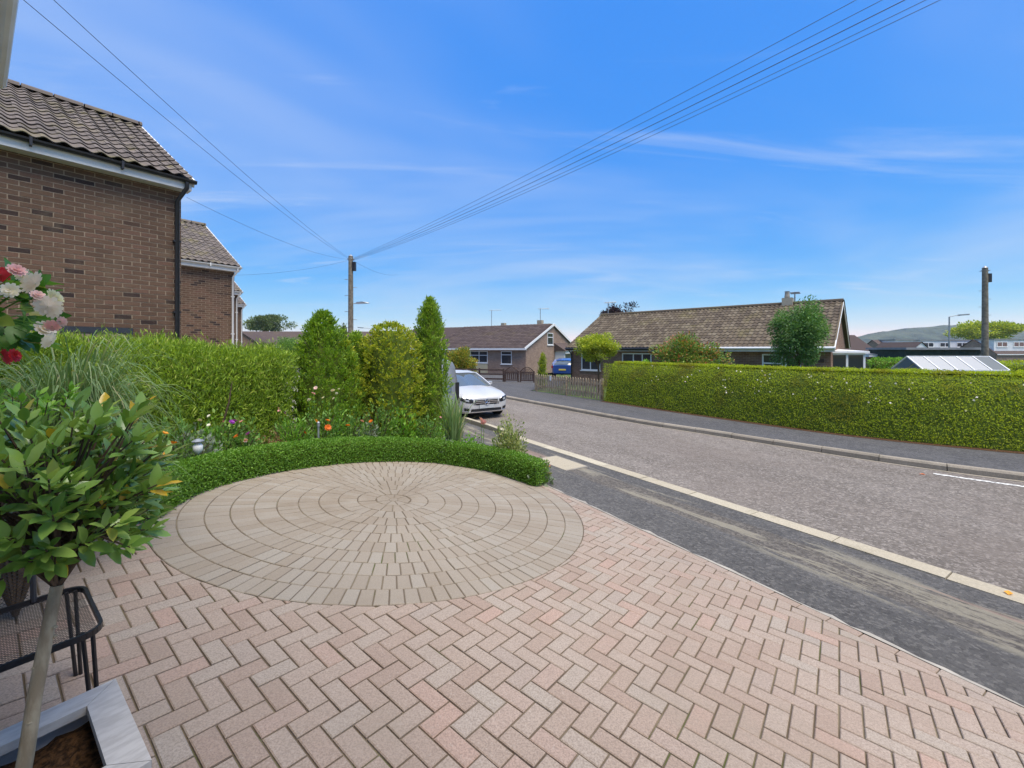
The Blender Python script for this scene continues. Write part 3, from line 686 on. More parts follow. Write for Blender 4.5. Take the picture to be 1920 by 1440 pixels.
def near_house(loc, base, label, n_single, gutter, pipe, Lw=5.2, win=True, tiles_single=0, brickwork=True, group=None):
    root = empty('brick_house', (loc[0], loc[1], base), HROT, label, 'house', group)
    Mw = Matrix.Translation(root.location) @ Matrix.Rotation(HROT, 4, 'Z')
    ze = 5.07 - base; yr, zr = 3.6, 7.45 - base; Dp = 7.2
    wall = MB(); y0 = .0035 if brickwork else 0.0
    wall.add([(-Lw, y0, 0), (0, y0, 0), (0, Dp, 0), (-Lw, Dp, 0), (-Lw, y0, ze), (0, y0, ze), (0, Dp, ze), (-Lw, Dp, ze), (-Lw, yr, zr - .12), (0, yr, zr - .12)],
             [(0, 1, 5, 4), (2, 3, 7, 6), (1, 2, 6, 9, 5), (3, 0, 4, 8, 7), (4, 5, 9, 8), (6, 7, 8, 9)])
    wo = wall.build('wall', 'mortar' if brickwork else 'brick_brown_wall', root, uvbox=not brickwork)
    wr = (-1.62, -.66, 13 * .075 + .005, 28 * .075 + .008) if win else None
    if brickwork:
        V0, F0 = box_geo(-.106, .106, -.0, .09, 0, .0625); items = []
        nc = int((ze + .05) / .075)
        for c in range(nc):
            z = c * .075 + .012; xb = -.003; first = c % 2
            while xb > -Lw + .03:
                ln = .103 if first else .212; first = 0; xa = max(xb - ln, -Lw); segs = [(xa, xb)]
                if wr and z + .0625 > wr[2] and z < wr[3] - .004:
                    segs = [q_ for q_ in ((xa, min(xb, wr[0] - .004)), (max(xa, wr[1] + .004), xb)) if q_[1] - q_[0] > .03]
                for sa, sb in segs:
                    wp = Mw @ Vector(((sa + sb) / 2, 0, z)); q = px(wp)
                    vis = -12 < q[0] < 1930 and q[1] < 655 - (0 if z + base > 2.25 else 1e4)
                    items.append(((1 / wp.y if vis else 0), sa, sb, z))
                xb -= ln + .013
        items.sort(key=lambda k: -k[0]); sh = {}; k = 0; mats4 = []
        for sc, xa, xb, z in items:
            s_ = (xb - xa) / .212; lc = Vector(((xa + xb) / 2, random.uniform(-.0015, .001), z))
            if k < n_single and sc > 0:
                key = round(s_, 3)
                if key not in sh:
                    me = bpy.data.meshes.new('brick'); me.from_pydata([(v[0] * s_, v[1], v[2]) for v in V0], [], F0); me.update(); me.materials.append(MATS['house_brick']); sh[key] = me
                o = bpy.data.objects.new('brick', sh[key]); COL.objects.link(o); o.parent = wo; o.location = lc; k += 1
            else:
                mats4.append(np.array(Matrix.Translation(lc) @ Matrix.Diagonal((s_, 1, 1, 1))))
        tag(replicate('brickwork', V0, F0, mats4, RNG.random(len(mats4)), 'house_brick', wo), kind='stuff')
    # eaves
    mb = MB(); mb.box(-Lw - .1, .10, -.22, -.20, ze - .02, ze + .16); mb.build('fascia', 'fascia_white', root)
    mb = MB(); mb.box(-Lw - .1, .10, -.20, .02, ze - .02, ze + .0); mb.build('soffit', 'fascia_white', root)
    mb = MB(); prof = [(-.26 + .055 * math.cos(a), ze + .15 + .055 * math.sin(a)) for a in np.linspace(PI, 2 * PI, 7)]
    for (ya, za), (yb, zb) in zip(prof[:-1], prof[1:]): mb.add([(-Lw - .1, ya, za), (.16, ya, za), (.16, yb, zb), (-Lw - .1, yb, zb)], [(0, 1, 2, 3)])
    mb.add([(.16, y, z) for y, z in prof], [tuple(range(7))])
    go = mb.build('gutter', gutter, root)
    mb = MB()
    for k in range(7): mb.box(-.85 - .98 * k, -.82 - .98 * k, -.315, -.2, ze + .05, ze + .17)
    mb.build('bracket', gutter, go)
    if pipe:
        mb = MB(); mb.tube([(.02, -.26, ze + .1), (.02, -.26, ze), (-.07, -.06, ze - .22), (-.07, -.06, .05)], .034, 10); po = mb.build('downpipe', pipe, root, smooth=True)
        mb = MB()
        for z in (1.2, 2.4, ze - .95): mb.box(-.125, -.015, -.075, .01, z, z + .035)
        mb.build('pipe_clip', pipe, po)
    # verge boards and roof
    roof = MB(); t_ = .05
    for s in (-1, 1):
        ye = -.24 if s < 0 else Dp + .24; zE = ze + .16
        roof.add([(-Lw - .12, ye, zE), (.13, ye, zE), (.13, yr, zr), (-Lw - .12, yr, zr), (-Lw - .12, ye, zE - t_), (.13, ye, zE - t_), (.13, yr, zr - t_), (-Lw - .12, yr, zr - t_)],
                 [(0, 1, 2, 3), (7, 6, 5, 4), (0, 4, 5, 1), (1, 5, 6, 2), (2, 6, 7, 3), (3, 7, 4, 0)])
    ro = roof.build('roof', 'roof_tile', root)
    tiled_slope(ro, Mw, -Lw - .12, .14, -.30, ze + .17, yr, zr + .01, tile_geo(), 'roof_tile', .2, .29, tiles_single)
    tiled_slope(ro, Mw, -Lw - .12, .14, Dp + .30, ze + .17, yr, zr + .01, tile_geo(), 'roof_tile', .2, .29, 0)
    mb = MB(); x = -Lw - .12
    while x < .1:
        xe = min(x + .44, .14)
        prof = [(yr + .15 * math.cos(a), zr - .02 + .13 * math.sin(a)) for a in np.linspace(.1, PI - .1, 7)]
        for (ya, za), (yb, zb) in zip(prof[:-1], prof[1:]): mb.add([(x, ya, za), (xe - .01, ya, za), (xe - .01, yb, zb), (x, yb, zb)], [(0, 1, 2, 3)])
        mb.add([(xe - .01, y, z) for y, z in prof], [tuple(range(7))]); x += .45
    mb.build('ridge_tiles', 'roof_tile', ro)
    mb = MB(); mb.bar((.125, -.24, ze + .11), (.125, yr, zr - .05), .03, .14, (0, -.5, 1)); mb.bar((.125, Dp + .24, ze + .11), (.125, yr, zr - .05), .03, .14, (0, .5, 1))
    mb.build('verge_board', 'fascia_white', ro)
    if wr:
        x0, x1, z0, z1 = wr; wn = MB()
        wn.box(x0, x1, -.012, .06, z1 - .09, z1); wn.box(x0, x1, -.012, .06, z0, z0 + .07); wn.box(x0, x0 + .07, -.011, .059, z0 + .07, z1 - .09); wn.box(x1 - .07, x1, -.011, .059, z0 + .07, z1 - .09)
        wn.box((x0 + x1) / 2 - .03, (x0 + x1) / 2 + .03, -.010, .058, z0 + .07, z1 - .09)
        wo2 = wn.build('window', 'anthracite', root)
        for a, b in ((x0 + .07, (x0 + x1) / 2 - .03), ((x0 + x1) / 2 + .03, x1 - .07)):
            g_ = MB(); g_.box(a, b, .01, .02, z0 + .07, z1 - .09); g_.build('pane', 'window_glass', wo2)
        s_ = MB(); s_.box(x0 - .05, x1 + .05, -.05, .03, z0 - .06, z0); s_.build('sill', 'anthracite', wo2)
    return root
near_house((-6.0, 7.64), .45, 'brown brick house with black gutter and pipe, nearest on the street', 300, 'gutter_black', 'gutter_black', tiles_single=280)
near_house((-10.28, 15.6), .35, 'brick house with white gutter behind the nearest one', 0, 'fascia_white', 'fascia_white', win=False)
near_house((-14.45, 22.2), .3, 'third gabled house in the row, only its edge and white pipe showing', 0, 'fascia_white', 'fascia_white', win=False, brickwork=False)
near_house((-18.3, 28.6), .3, 'fourth gabled house in the row, thin sliver beyond the others', 0, 'fascia_white', 'fascia_white', win=False, brickwork=False)
# the house the photographer stands against: its eaves run over the upper left corner
oh = empty('own_house', (*ab(-.34, 0), .4), HROT, 'white eaves of a house overhead in the top corner', 'house')
mb = MB(); mb.box(-.3, 0, -5, 6.0, 0, 4.32); mb.build('wall', 'cladding_white', oh)  # wall out of view; white finish added to bounce light onto nearby plants
mb = MB(); mb.box(.43, .445, -5.2, 6.2, 4.08, 4.30); mb.build('fascia', 'fascia_white', oh)
mb = MB(); mb.box(.0, .43, -5.2, 6.2, 4.06, 4.08); mb.build('soffit', 'dark_brown_wood', oh)
mb = MB(); prof = [(.50 + .055 * math.cos(a), 4.29 + .055 * math.sin(a)) for a in np.linspace(PI, 2 * PI, 7)]
for (xa, za), (xb, zb) in zip(prof[:-1], prof[1:]): mb.add([(xa, -5.2, za), (xa, 6.2, za), (xb, 6.2, zb), (xb, -5.2, zb)], [(0, 1, 2, 3)])
mb.build('gutter', 'fascia_white', oh)
mb = MB(); mb.add([(.54, -5.3, 4.34), (.54, 6.3, 4.34), (-3.4, 6.3, 6.9), (-3.4, -5.3, 6.9), (.44, -5.3, 4.31), (.44, 6.3, 4.31), (-3.4, 6.3, 6.85), (-3.4, -5.3, 6.85)],
                  [(0, 1, 2, 3), (7, 6, 5, 4), (0, 4, 5, 1), (1, 5, 6, 2), (2, 6, 7, 3), (3, 7, 4, 0)]); mb.build('roof', 'roof_tile', oh)

# ------------------------------------------------------------------ bungalows and far houses
def window(parent, x0, x1, z0, z1, y=0.0, mull=(), trans=(), mat='upvc_white', fr=.06, curtain=False, name='window', depth=.05):
    """framed window on a wall facing -y of the house frame"""
    m = MB(); ya, yb = y - .025, y + .05
    m.box(x0, x1, ya, yb, z0, z0 + fr); m.box(x0, x1, ya, yb, z1 - fr, z1)
    m.box(x0, x0 + fr, ya + .001, yb - .001, z0 + fr, z1 - fr); m.box(x1 - fr, x1, ya + .001, yb - .001, z0 + fr, z1 - fr)
    for u in mull: m.box(u - fr / 2, u + fr / 2, ya + .002, yb - .002, z0 + fr, z1 - fr)
    cut = [x0 + fr] + list(mull) + [x1 - fr]
    for tz in trans: m.box(x0 + fr, x1 - fr, ya + .003, yb - .003, tz - fr / 2, tz + fr / 2)
    wo_ = m.build(name, mat, parent)
    zc = [z0 + fr] + list(trans) + [z1 - fr]
    for a, b in zip(cut[:-1], cut[1:]):
        for c, d in zip(zc[:-1], zc[1:]):
            g_ = MB(); g_.box(a, b, y - .006, y + .004, c, d); g_.build('pane', 'window_glass', wo_)
    s_ = MB(); s_.box(x0 - .06, x1 + .06, y - .07, y + .02, z0 - .05, z0); s_.build('sill', mat, wo_)
    return wo_
def gable_wall(L, Dp, zE, zR):
    m = MB(); ym = Dp / 2
    m.add([(0, 0, 0), (L, 0, 0), (L, Dp, 0), (0, Dp, 0), (0, 0, zE), (L, 0, zE), (L, Dp, zE), (0, Dp, zE), (0, ym, zR - .1), (L, ym, zR - .1)],
          [(0, 1, 5, 4), (2, 3, 7, 6), (1, 2, 6, 9, 5), (3, 0, 4, 8, 7)])
    return m
def roof_slab(L, Dp, zE, zR, ov=.3, vx=.16, t_=.06):
    m = MB(); ym = Dp / 2; k = (zR - zE) / ym
    for s in (-1, 1):
        ye = -ov if s < 0 else Dp + ov; ze = zE - ov * k + .12
        m.add([(-vx, ye, ze), (L + vx, ye, ze), (L + vx, ym, zR), (-vx, ym, zR), (-vx, ye, ze - t_), (L + vx, ye, ze - t_), (L + vx, ym, zR - t_), (-vx, ym, zR - t_)],
              [(0, 1, 2, 3), (7, 6, 5, 4), (0, 4, 5, 1), (1, 5, 6, 2), (2, 6, 7, 3), (3, 7, 4, 0)])
    return m, zE - ov * k + .12
def aerial(loc, h, label, rz=0.4, arms=6, ln=.9):
    r = empty('tv_aerial', loc, rz, label, 'aerial')
    m = MB(); m.tube([(0, 0, 0), (0, 0, h)], .03, 6); m.build('mast', 'galvanised', r)
    m = MB(); m.tube([(-.25, 0, h - .05), (ln, 0, h + .02)], .022, 6)
    for i in range(arms):
        x = -.2 + (ln + .1) * i / (arms - 1); m.tube([(x, -.2, h - .04), (x, .2, h - .04)], .016, 5)
    m.build('antenna', 'galvanised', r)
    return r
# long bungalow on the far side
b1rz = math.atan2(-.668, .745); b1 = empty('bungalow', (3.52, 25.05, .05), b1rz, 'long low brick bungalow with brown tiled roof behind the clipped hedge', 'bungalow')
BM = Matrix.Translation(b1.location) @ Matrix.Rotation(b1rz, 4, 'Z'); L1, D1, zE1, zR1 = 12.35, 7.5, 2.30, 4.38
gable_wall(L1, D1, zE1, zR1).build('wall', 'brick_red_wall', b1, uvbox=True)
m, zo = roof_slab(L1, D1, zE1, zR1); ro = m.build('roof', 'roof_tile_brown', b1)
tg = tile_geo(.21, .37, .022, 5, .028)
tiled_slope(ro, BM, -.16, L1 + .2, -.34, zo - .01, D1 / 2, zR1 + .02, tg, 'roof_tile_brown', .20, .29, 0, mass='roof_tiles', jig=.005)
tiled_slope(ro, BM, -.16, L1 + .2, D1 + .34, zo - .01, D1 / 2, zR1 + .02, tg, 'roof_tile_brown', .20, .29, 0, mass='roof_tiles', jig=.005)
m = MB(); m.tube([(-.16, D1 / 2, zR1 + .02), (L1 + .16, D1 / 2, zR1 + .02)], .11, 8); m.build('ridge_tiles', 'roof_tile_brown', ro)
m = MB(); m.box(-.16, 7.6, -.33, -.30, zo - .16, zo - .06); m.build('fascia', 'gutter_black', b1)
m = MB(); m.box(7.6, L1 + .16, -.34, -.31, zo - .20, zo - .02); m.build('fascia', 'fascia_white', b1)
m = MB(); m.box(-.1, L1 + .1, -.30, .0, zo - .20, zo - .17); m.build('soffit', 'upvc_white', b1)
m = MB(); m.tube([(-.16, -.39, zo - .07), (7.6, -.39, zo - .07)], .055, 8); m.build('gutter', 'gutter_black', b1)
m = MB(); m.tube([(7.62, -.40, zo - .05), (L1 + .16, -.40, zo - .05)], .055, 8); m.build('gutter', 'upvc_white', b1)
m = MB(); m.tube([(.06, -.39, zo - .1), (.06, -.06, zo - .4), (.06, -.06, .05)], .04, 8); m.build('downpipe', 'gutter_black', b1)
for s in (-.155, L1 + .155):
    m = MB(); k_ = (zR1 - zE1) / (D1 / 2)
    m.bar((s, -.33, zo - .07), (s, D1 / 2, zR1 - .07), .03, .10, (0, -.5, 1)); m.bar((s, D1 + .33, zo - .07), (s, D1 / 2, zR1 - .07), .03, .10, (0, .5, 1))
    m.build('verge_board', 'upvc_white', b1)
window(b1, .72, 1.95, .95, 1.92, mull=(1.33,))
window(b1, 3.30, 4.95, .35, 1.95, mull=(3.95, 4.45))
window(b1, 7.95, 8.25, .35, 1.95)
window(b1, 9.95, 10.72, .75, 1.95, trans=(1.55,))
window(b1, 10.80, 11.35, .15, 1.95, name='door')
m = MB()
m.box(10.1, 10.55, D1 / 2 - .2, D1 / 2 + .2, zR1 - .25, zR1 + .32); ch = m.build('chimney', 'kerb_stone', ro)
m = MB(); m.lathe([(.10, 0), (.12, .05), (.095, .30), (.12, .33)], (10.3, D1 / 2, zR1 + .32), 12); m.build('chimney_pot', 'concrete', ch)
p = BM @ Vector((10.62, D1 / 2, zR1 + .05)); aerial(p, .55, 'bent rooftop aerial beside the chimney of the long bungalow', .9, 5, .6)
p = BM @ Vector((.2, D1 / 2 + .3, zR1 - .15)); aerial(p, 1.05, 'thin aerial on the left end of the long bungalow roof', .1, 5, .55)
# plaque by the door
m = MB(); m.box(11.93, 12.13, -.02, .0, 1.62, 1.76); m.build('number_plaque', 'dark_brown_wood', b1)
# conservatory on its end
cs = empty('conservatory', (13.15, 17.45, .05), -.12, 'white framed lean-to conservatory at the end of the long bungalow', 'conservatory')
m = MB(); m.box(0, 1.35, 0, 2.6, 0, .85); m.build('wall', 'brick_red_wall', cs, uvbox=True)
m = MB()
for x in (0, .62, 1.27): m.box(x, x + .08, -.02, .06, .85, 2.0)
for z in (.85, 1.28, 1.92): m.box(.08, 1.27, -.015, .055, z, z + .07)
for y in (.9, 1.8, 2.52): m.box(1.27, 1.35, y, y + .08, .85, 2.0)
m.box(1.275, 1.345, .08, 2.5, 1.92, 1.99); cf_ = m.build('frame', 'upvc_white', cs)
for a, b in ((.08, .62), (.70, 1.27)):
    for c, d in ((.92, 1.28), (1.35, 1.92)):
        m = MB(); m.box(a, b, .01, .03, c, d); m.build('pane', 'window_glass', cf_)
m = MB(); m.box(1.30, 1.32, .08, 2.5, .92, 1.92); m.build('pane', 'greenhouse_glass', cf_)
m = MB(); m.add([(-.08, -.12, 1.99), (1.45, -.12, 1.99), (1.45, 2.7, 2.12), (-.08, 2.7, 2.12), (-.08, -.12, 2.07), (1.45, -.12, 2.07), (1.45, 2.7, 2.2), (-.08, 2.7, 2.2)],
                [(3, 2, 1, 0), (4, 5, 6, 7), (0, 1, 5, 4), (1, 2, 6, 5), (2, 3, 7, 6), (3, 0, 4, 7)]); m.build('roof', 'upvc_white', cs)

# gabled bungalow at the bend
gx = Vector((1.15, 35.0, 0)); b2rz = math.atan2(-.552, .834)
b2 = empty('bungalow', (1.15 - .834 * 10.5, 35.0 + .552 * 10.5, .05), b2rz, 'gabled brick bungalow with dark roof and white fascia beyond the gates', 'bungalow')
L2_, D2, zE2, zR2 = 10.5, 9.5, 2.30, 4.5
gable_wall(L2_, D2, zE2, zR2).build('wall', 'brick_pink_wall', b2, uvbox=True)
m, zo2 = roof_slab(L2_, D2, zE2, zR2, .35); ro2 = m.build('roof', 'roof_tile_dark', b2)
tiled_slope(ro2, Matrix.Translation(b2.location) @ Matrix.Rotation(b2rz, 4, 'Z'), -.16, L2_ + .16, -.38, zo2, D2 / 2, zR2 + .02, tile_geo(.40, .42, .012, 4, .03), 'roof_tile_dark', .39, .34, 0, mass='roof_tiles')
m = MB(); m.box(-.16, L2_ + .16, -.39, -.36, zo2 - .17, zo2 - .01); m.box(-.1, L2_ + .1, -.36, 0, zo2 - .17, zo2 - .14); m.build('fascia', 'upvc_white', b2)
m = MB(); m.bar((L2_ + .15, -.38, zo2 - .06), (L2_ + .15, D2 / 2, zR2 - .06), .04, .19, (0, -.5, 1)); m.bar((L2_ + .15, D2 + .38, zo2 - .06), (L2_ + .15, D2 / 2, zR2 - .06), .04, .19, (0, .5, 1)); m.build('verge_board', 'upvc_white', b2)
window(b2, 3.5, 6.55, .95, 2.0, mull=(4.6, 5.6), trans=(1.62,))
m = MB(); m.box(3.5, 6.55, -.03, .0, .05, .89); m.build('panel', 'render_cream', b2)
window(b2, 8.0, 9.1, .88, 2.0, trans=(1.68,))
window(b2, .6, 2.4, .95, 2.0, mull=(1.5,))
def on_gable(o): o.location = (L2_, 0, 0); o.rotation_euler = (0, 0, PI / 2)
on_gable(window(b2, 3.7, 4.8, 2.55, 3.65, trans=(3.25,)))
m = MB(); m.box(5.2, 7.2, -1.1, -1.0, 1.75, 2.0); m.box(5.2, 5.3, -1.0, 0, 0, 2.0); m.box(7.1, 7.2, -1.0, 0, 0, 2.0); on_gable(m.build('porch', 'upvc_white', b2))
m = MB(); m.add([(5.0, -1.2, 2.0), (7.4, -1.2, 2.0), (7.4, 0, 2.75), (5.0, 0, 2.75), (5.0, 0, 2.0), (7.4, 0, 2.0)], [(0, 1, 2, 3), (0, 3, 4), (1, 5, 2), (0, 4, 5, 1)]); on_gable(m.build('porch_roof', 'roof_tile_dark', b2))
on_gable(window(b2, 5.5, 6.4, .2, 1.9, y=-.02, name='door')); on_gable(window(b2, 6.5, 7.0, .8, 1.8, y=-.02))
BM2 = Matrix.Translation(b2.location) @ Matrix.Rotation(b2rz, 4, 'Z')
m = MB(); m.box(8.7, 9.2, D2 / 2 + .2, D2 / 2 + .6, zR2 - .3, zR2 + .42); ch2 = m.build('chimney', 'kerb_stone', ro2)
m = MB(); m.box(4.5, 4.9, D2 / 2 + .2, D2 / 2 + .6, zR2 - .3, zR2 + .3); m.build('chimney', 'kerb_stone', ro2)
aerial(BM2 @ Vector((8.95, D2 / 2 + .4, zR2 + .40)), 1.15, 'aerial on the chimney near the gable apex', .3, 5, .9)
aerial(BM2 @ Vector((3.2, D2 / 2 + .4, zR2 - .05)), 1.75, 'tall aerial with dish above the dark roof', .2, 5, 1.0)

def far_house(name, loc, rz, L, Dp, zE, zR, wall, roofm, label, cat='house', wins=(), chim=None, group=None):
    r = empty(name, loc, rz, label, cat, group)
    gable_wall(L, Dp, zE, zR).build('wall', wall, r, uvbox=True)
    m_, zo_ = roof_slab(L, Dp, zE, zR, .3); ro_ = m_.build('roof', roofm, r)
    m_ = MB(); m_.box(-.15, L + .15, -.34, -.30, zo_ - .18, zo_ - .02); m_.build('fascia', 'upvc_white', r)
    for w_ in wins: window(r, *w_)
    if chim is not None:
        m_ = MB(); m_.box(chim - .35, chim + .35, Dp / 2 - .3, Dp / 2 + .3, zR - .3, zR + .75); m_.build('chimney', wall, ro_, uvbox=True)
    return r
far_house('bungalow', (-14.5, 52, 0), math.atan2(-.4, .916), 11, 8.5, 2.4, 5.0, 'brick_pink_wall', 'roof_tile_dark', 'bungalow partly hidden left behind the dark roofed one', 'bungalow', wins=((7.5, 9.2, .9, 2.1, 0.0, (8.3,)),))
fa = far_house('brick_house', (-47, 66, 0), .05, 24, 8, 2.7, 5.2, 'brick_brown_wall', 'roof_tile_dark', 'long far house with a small gabled wing, left of the conifers', wins=((11, 15.5, .9, 2.3, 0.0, (12.5, 14)),), chim=19.0)
m = MB(); m.add([(3.6, -3, 0), (9.2, -3, 0), (9.2, 1, 0), (3.6, 1, 0), (3.6, -3, 2.5), (9.2, -3, 2.5), (9.2, 1, 2.5), (3.6, 1, 2.5), (6.4, -3, 4.5), (6.4, 3.2, 4.5)], [(0, 1, 5, 8, 4), (1, 2, 6, 5), (3, 0, 4, 7)]); m.build('wing', 'brick_red_wall', fa, uvbox=True)
m = MB(); m.bar((3.2, -1, 2.55), (6.4, -1, 4.65), 4.4, .12, (-.5, 0, 1)); m.bar((9.6, -1, 2.55), (6.4, -1, 4.65), 4.4, .12, (.5, 0, 1)); m.build('wing_roof', 'roof_tile_dark', fa)
window(fa, 6.0, 7.1, .9, 2.2, -3.0)
far_house('bungalow', (-26, 78, 0), 0.0, 9, 8, 2.4, 4.9, 'brick_pink_wall', 'roof_tile_dark', 'small far roof between the telegraph pole and golden conifer', 'bungalow', chim=6.0)
# ------------------------------------------------------------------ poles, wires, lamps
def pole(loc, h, label, r0=.15, r1=.115, steps=True):
    p = empty('telegraph_pole', loc, 0, label, 'pole', 'wooden telegraph poles')
    m = MB(); m.tube([(0, 0, 0), (0, 0, h * .5), (0, 0, h)], [r0, (r0 + r1) / 2, r1], 12); m.build('shaft', 'pole_wood', p, smooth=True)
    m = MB(); m.lathe([(.02, 0), (.13, .0), (.02, .10)], (0, 0, h), 10); m.build('cap', 'galvanised', p)
    m = MB(); m.box(r1 - .02, r1 + .14, -.1, .1, h - .75, h - .3); m.build('junction_box', 'car_trim', p)
    m = MB()
    for k in range(6):
        a = 2 * PI * k / 6; m.tube([(0, 0, h - .16), (.2 * math.cos(a), .2 * math.sin(a), h - .14)], .018, 5)
    m.build('hook_ring', 'galvanised', p)
    if steps:
        for k in range(9):
            z = h - 1.2 - .42 * k; s = 1 if k % 2 else -1; m = MB(); m.tube([(s * .1, 0, z), (s * .32, 0, z)], .014, 5); m.build('step', 'galvanised', p)
    return p
PT = Vector((-8.42, 22.0, 7.05))
P1 = pole((PT.x, PT.y, 0), 7.05, 'tall telegraph pole with a lamp arm rising behind the conifers')
m = MB(); m.tube([(.12, 0, 4.58), (.30, 0, 4.6)], .022, 6); ar = m.build('lamp_arm', 'galvanised', P1)
m = MB(); m.add([(.28, -.09, 4.57), (.95, -.07, 4.60), (.95, .07, 4.60), (.28, .09, 4.57), (.30, -.07, 4.66), (.62, -.08, 4.69), (.95, -.04, 4.645), (.95, .04, 4.645), (.62, .08, 4.69), (.30, .07, 4.66)],
                [(0, 3, 2, 1), (0, 1, 6, 5, 4), (2, 3, 9, 8, 7), (4, 5, 8, 9), (5, 6, 7, 8), (1, 2, 7, 6), (3, 0, 4, 9)]); m.build('lantern', 'galvanised', ar)
P2 = pole((24.7, 22.0, -.1), 6.55, 'telegraph pole at the far right behind the greenhouse')
def wire(a, b, sag, label, r=.011, group='overhead telephone wires', n=28):
    a, b = Vector(a), Vector(b); pts = []
    for i in range(n + 1):
        k = i / n; p = a.lerp(b, k); p.z -= sag * 4 * k * (1 - k); pts.append(p - a)
    m = MB(); m.tube(pts, r, 5); o = m.build('overhead_wire', 'wire_black'); o.location = a
    return tag(o, label, 'wire', group)
names = ['topmost of the wires fanning from the pole to the upper right', 'second wire down in the fan to the upper right', 'third wire down in the fan to the upper right', 'fourth wire down in the fan to the upper right', 'lowest wire of the fan to the upper right']
for k, (xe, zt, sg) in enumerate(((14.0, 8.15, .50), (14.4, 8.15, .56), (14.7, 8.15, .62), (14.95, 8.15, .68), (15.1, 8.15, .72))):
    wire((PT.x + .1, PT.y, 6.95 - .03 * k), (xe, -5.0, zt), sg, names[k], .0045 if k != 2 else .0065)
q1, q2 = at(3, -10, 4.5), at(62, -10, 4.6)
wire((PT.x - .1, PT.y, 6.93), (q1.x + (q1.x - PT.x) * .12, q1.y + (q1.y - PT.y) * .12, 6.15), .25, 'lower of the two wires crossing the sky at left', .004)
wire((PT.x - .1, PT.y, 6.98), (q2.x + (q2.x - PT.x) * .12, q2.y + (q2.y - PT.y) * .12, 6.25), .25, 'upper of the two wires crossing the sky at left', .004)
hp = at(350, 370, 8.6); wire((PT.x - .1, PT.y, 6.9), hp, .25, 'wire running to the corner of the nearest brick house', .0035)
wire((PT.x - .1, PT.y, 6.85), at(443, 516, 17.5), .15, 'short faint wire to the second brick house', .004)
wire((PT.x + .1, PT.y, 6.85), at(745, 515, 40), .3, 'short faint wire to the right of the lamp pole', .006)
def street_lamp(loc, h, label, arm=1.2, s=1):
    r = empty('street_lamp', loc, 0, label, 'street lamp', 'far street lamps')
    m = MB(); m.tube([(0, 0, 0), (0, 0, h * .35), (0, 0, h)], [.09, .07, .05], 8); m.build('column', 'galvanised', r, smooth=True)
    m = MB(); m.tube([(0, 0, h), (s * arm * .5, 0, h + .1), (s * arm, 0, h + .15)], .035, 6); m.build('arm', 'galvanised', r)
    m = MB(); m.obox((s * (arm + .35), 0, h + .18), (s * .4, 0, .03), (0, .13, 0), (0, 0, .06)); m.build('lantern', 'galvanised', r)
    return r
street_lamp((38.4, 37, 0), 5.05, 'street lamp with a curved arm in front of the wooded hill', .9, 1)
street_lamp((-20.0, 60, 0), 5.1, 'small distant street lamp left of the golden conifer', 1.2, -1)

# ------------------------------------------------------------------ picket fence, rail fence, gates
fl, fr_ = Vector((1.14, 21.2, .12)), Vector((3.62, 17.15, .12)); fd = (fr_ - fl); FL = fd.length; fd.normalize(); frz = math.atan2(fd.y, fd.x)
pf = empty('picket_fence', fl, frz, 'weathered wooden picket fence between the hedge and apron', 'fence')
pk = MB(); pk.add([(-.05, -.011, .04), (.05, -.011, .04), (.05, -.011, .80), (0, -.011, .86), (-.05, -.011, .80), (-.05, .011, .04), (.05, .011, .04), (.05, .011, .80), (0, .011, .86), (-.05, .011, .80)],
                  [(0, 1, 2, 3, 4), (9, 8, 7, 6, 5), (0, 5, 6, 1), (1, 6, 7, 2), (2, 7, 8, 3), (3, 8, 9, 4), (4, 9, 5, 0)])
me0 = None
for i in range(28):
    x = .06 + (FL - .12) * i / 27
    if me0 is None: o = pk.build('picket', 'fence_wood', pf); me0 = o.data
    else: o = bpy.data.objects.new('picket', me0); COL.objects.link(o); o.parent = pf
    o.location = (x, random.uniform(-.006, .006), random.uniform(-.015, .012)); o.rotation_euler = (0, random.uniform(-.02, .02), 0)
for z in (.22, .62):
    m = MB(); m.box(0, FL, .014, .05, z, z + .075); m.build('rail', 'fence_wood', pf)
for x in (.02, FL * .5, FL - .02):
    m = MB(); m.box(x - .05, x + .05, .052, .15, -.05, .88); m.build('post', 'fence_wood', pf)
m = MB(); m.box(1.28, 1.42, -.022, -.013, .60, .82); m.build('notice', 'upvc_white', pf)
gp = Vector((-.52, 27.2, .11)); ge = Vector((1.45, 26.5, .11)); gd = (ge - gp).normalized(); grz = math.atan2(gd.y, gd.x); GW = (ge - gp).length / 2
for k in range(2):
    g_ = empty('gate', gp + gd * GW * k, grz, ['dark arched driveway gate leaf nearer the rail fence', 'dark arched driveway gate leaf nearer the picket fence'][k], 'gate', 'pair of arched gates')
    m = MB(); m.box(.03, GW - .03, -.03, .03, .08, .16); m.box(.03, GW - .03, -.03, .03, .58, .66)
    for x in (.03, GW - .11): m.box(x, x + .08, -.035, .035, .0, .72)
    arc = [(.05 + (GW - .1) * i / 10, 0, .66 + .30 * math.sin(PI * i / 10)) for i in range(11)]
    m.tube(arc, .03, 6); m.build('frame', 'dark_brown_wood', g_)
    for i in range(7):
        x = .13 + (GW - .28) * i / 6; m = MB(); m.box(x - .045, x + .045, -.015, .015, .17, .57); m.build('board', 'dark_brown_wood', g_)
    m = MB()
    for i in range(9):
        x = .1 + (GW - .2) * i / 8
        for s in (-1, 1):
            x2 = x + s * .22
            if .05 < x2 < GW - .05: m.tube([(x, 0, .66), (x2, 0, .66 + min(.22, .28 * math.sin(PI * (x2 - .05) / (GW - .1))))], .009, 4)
    m.build('trellis', 'dark_brown_wood', g_)
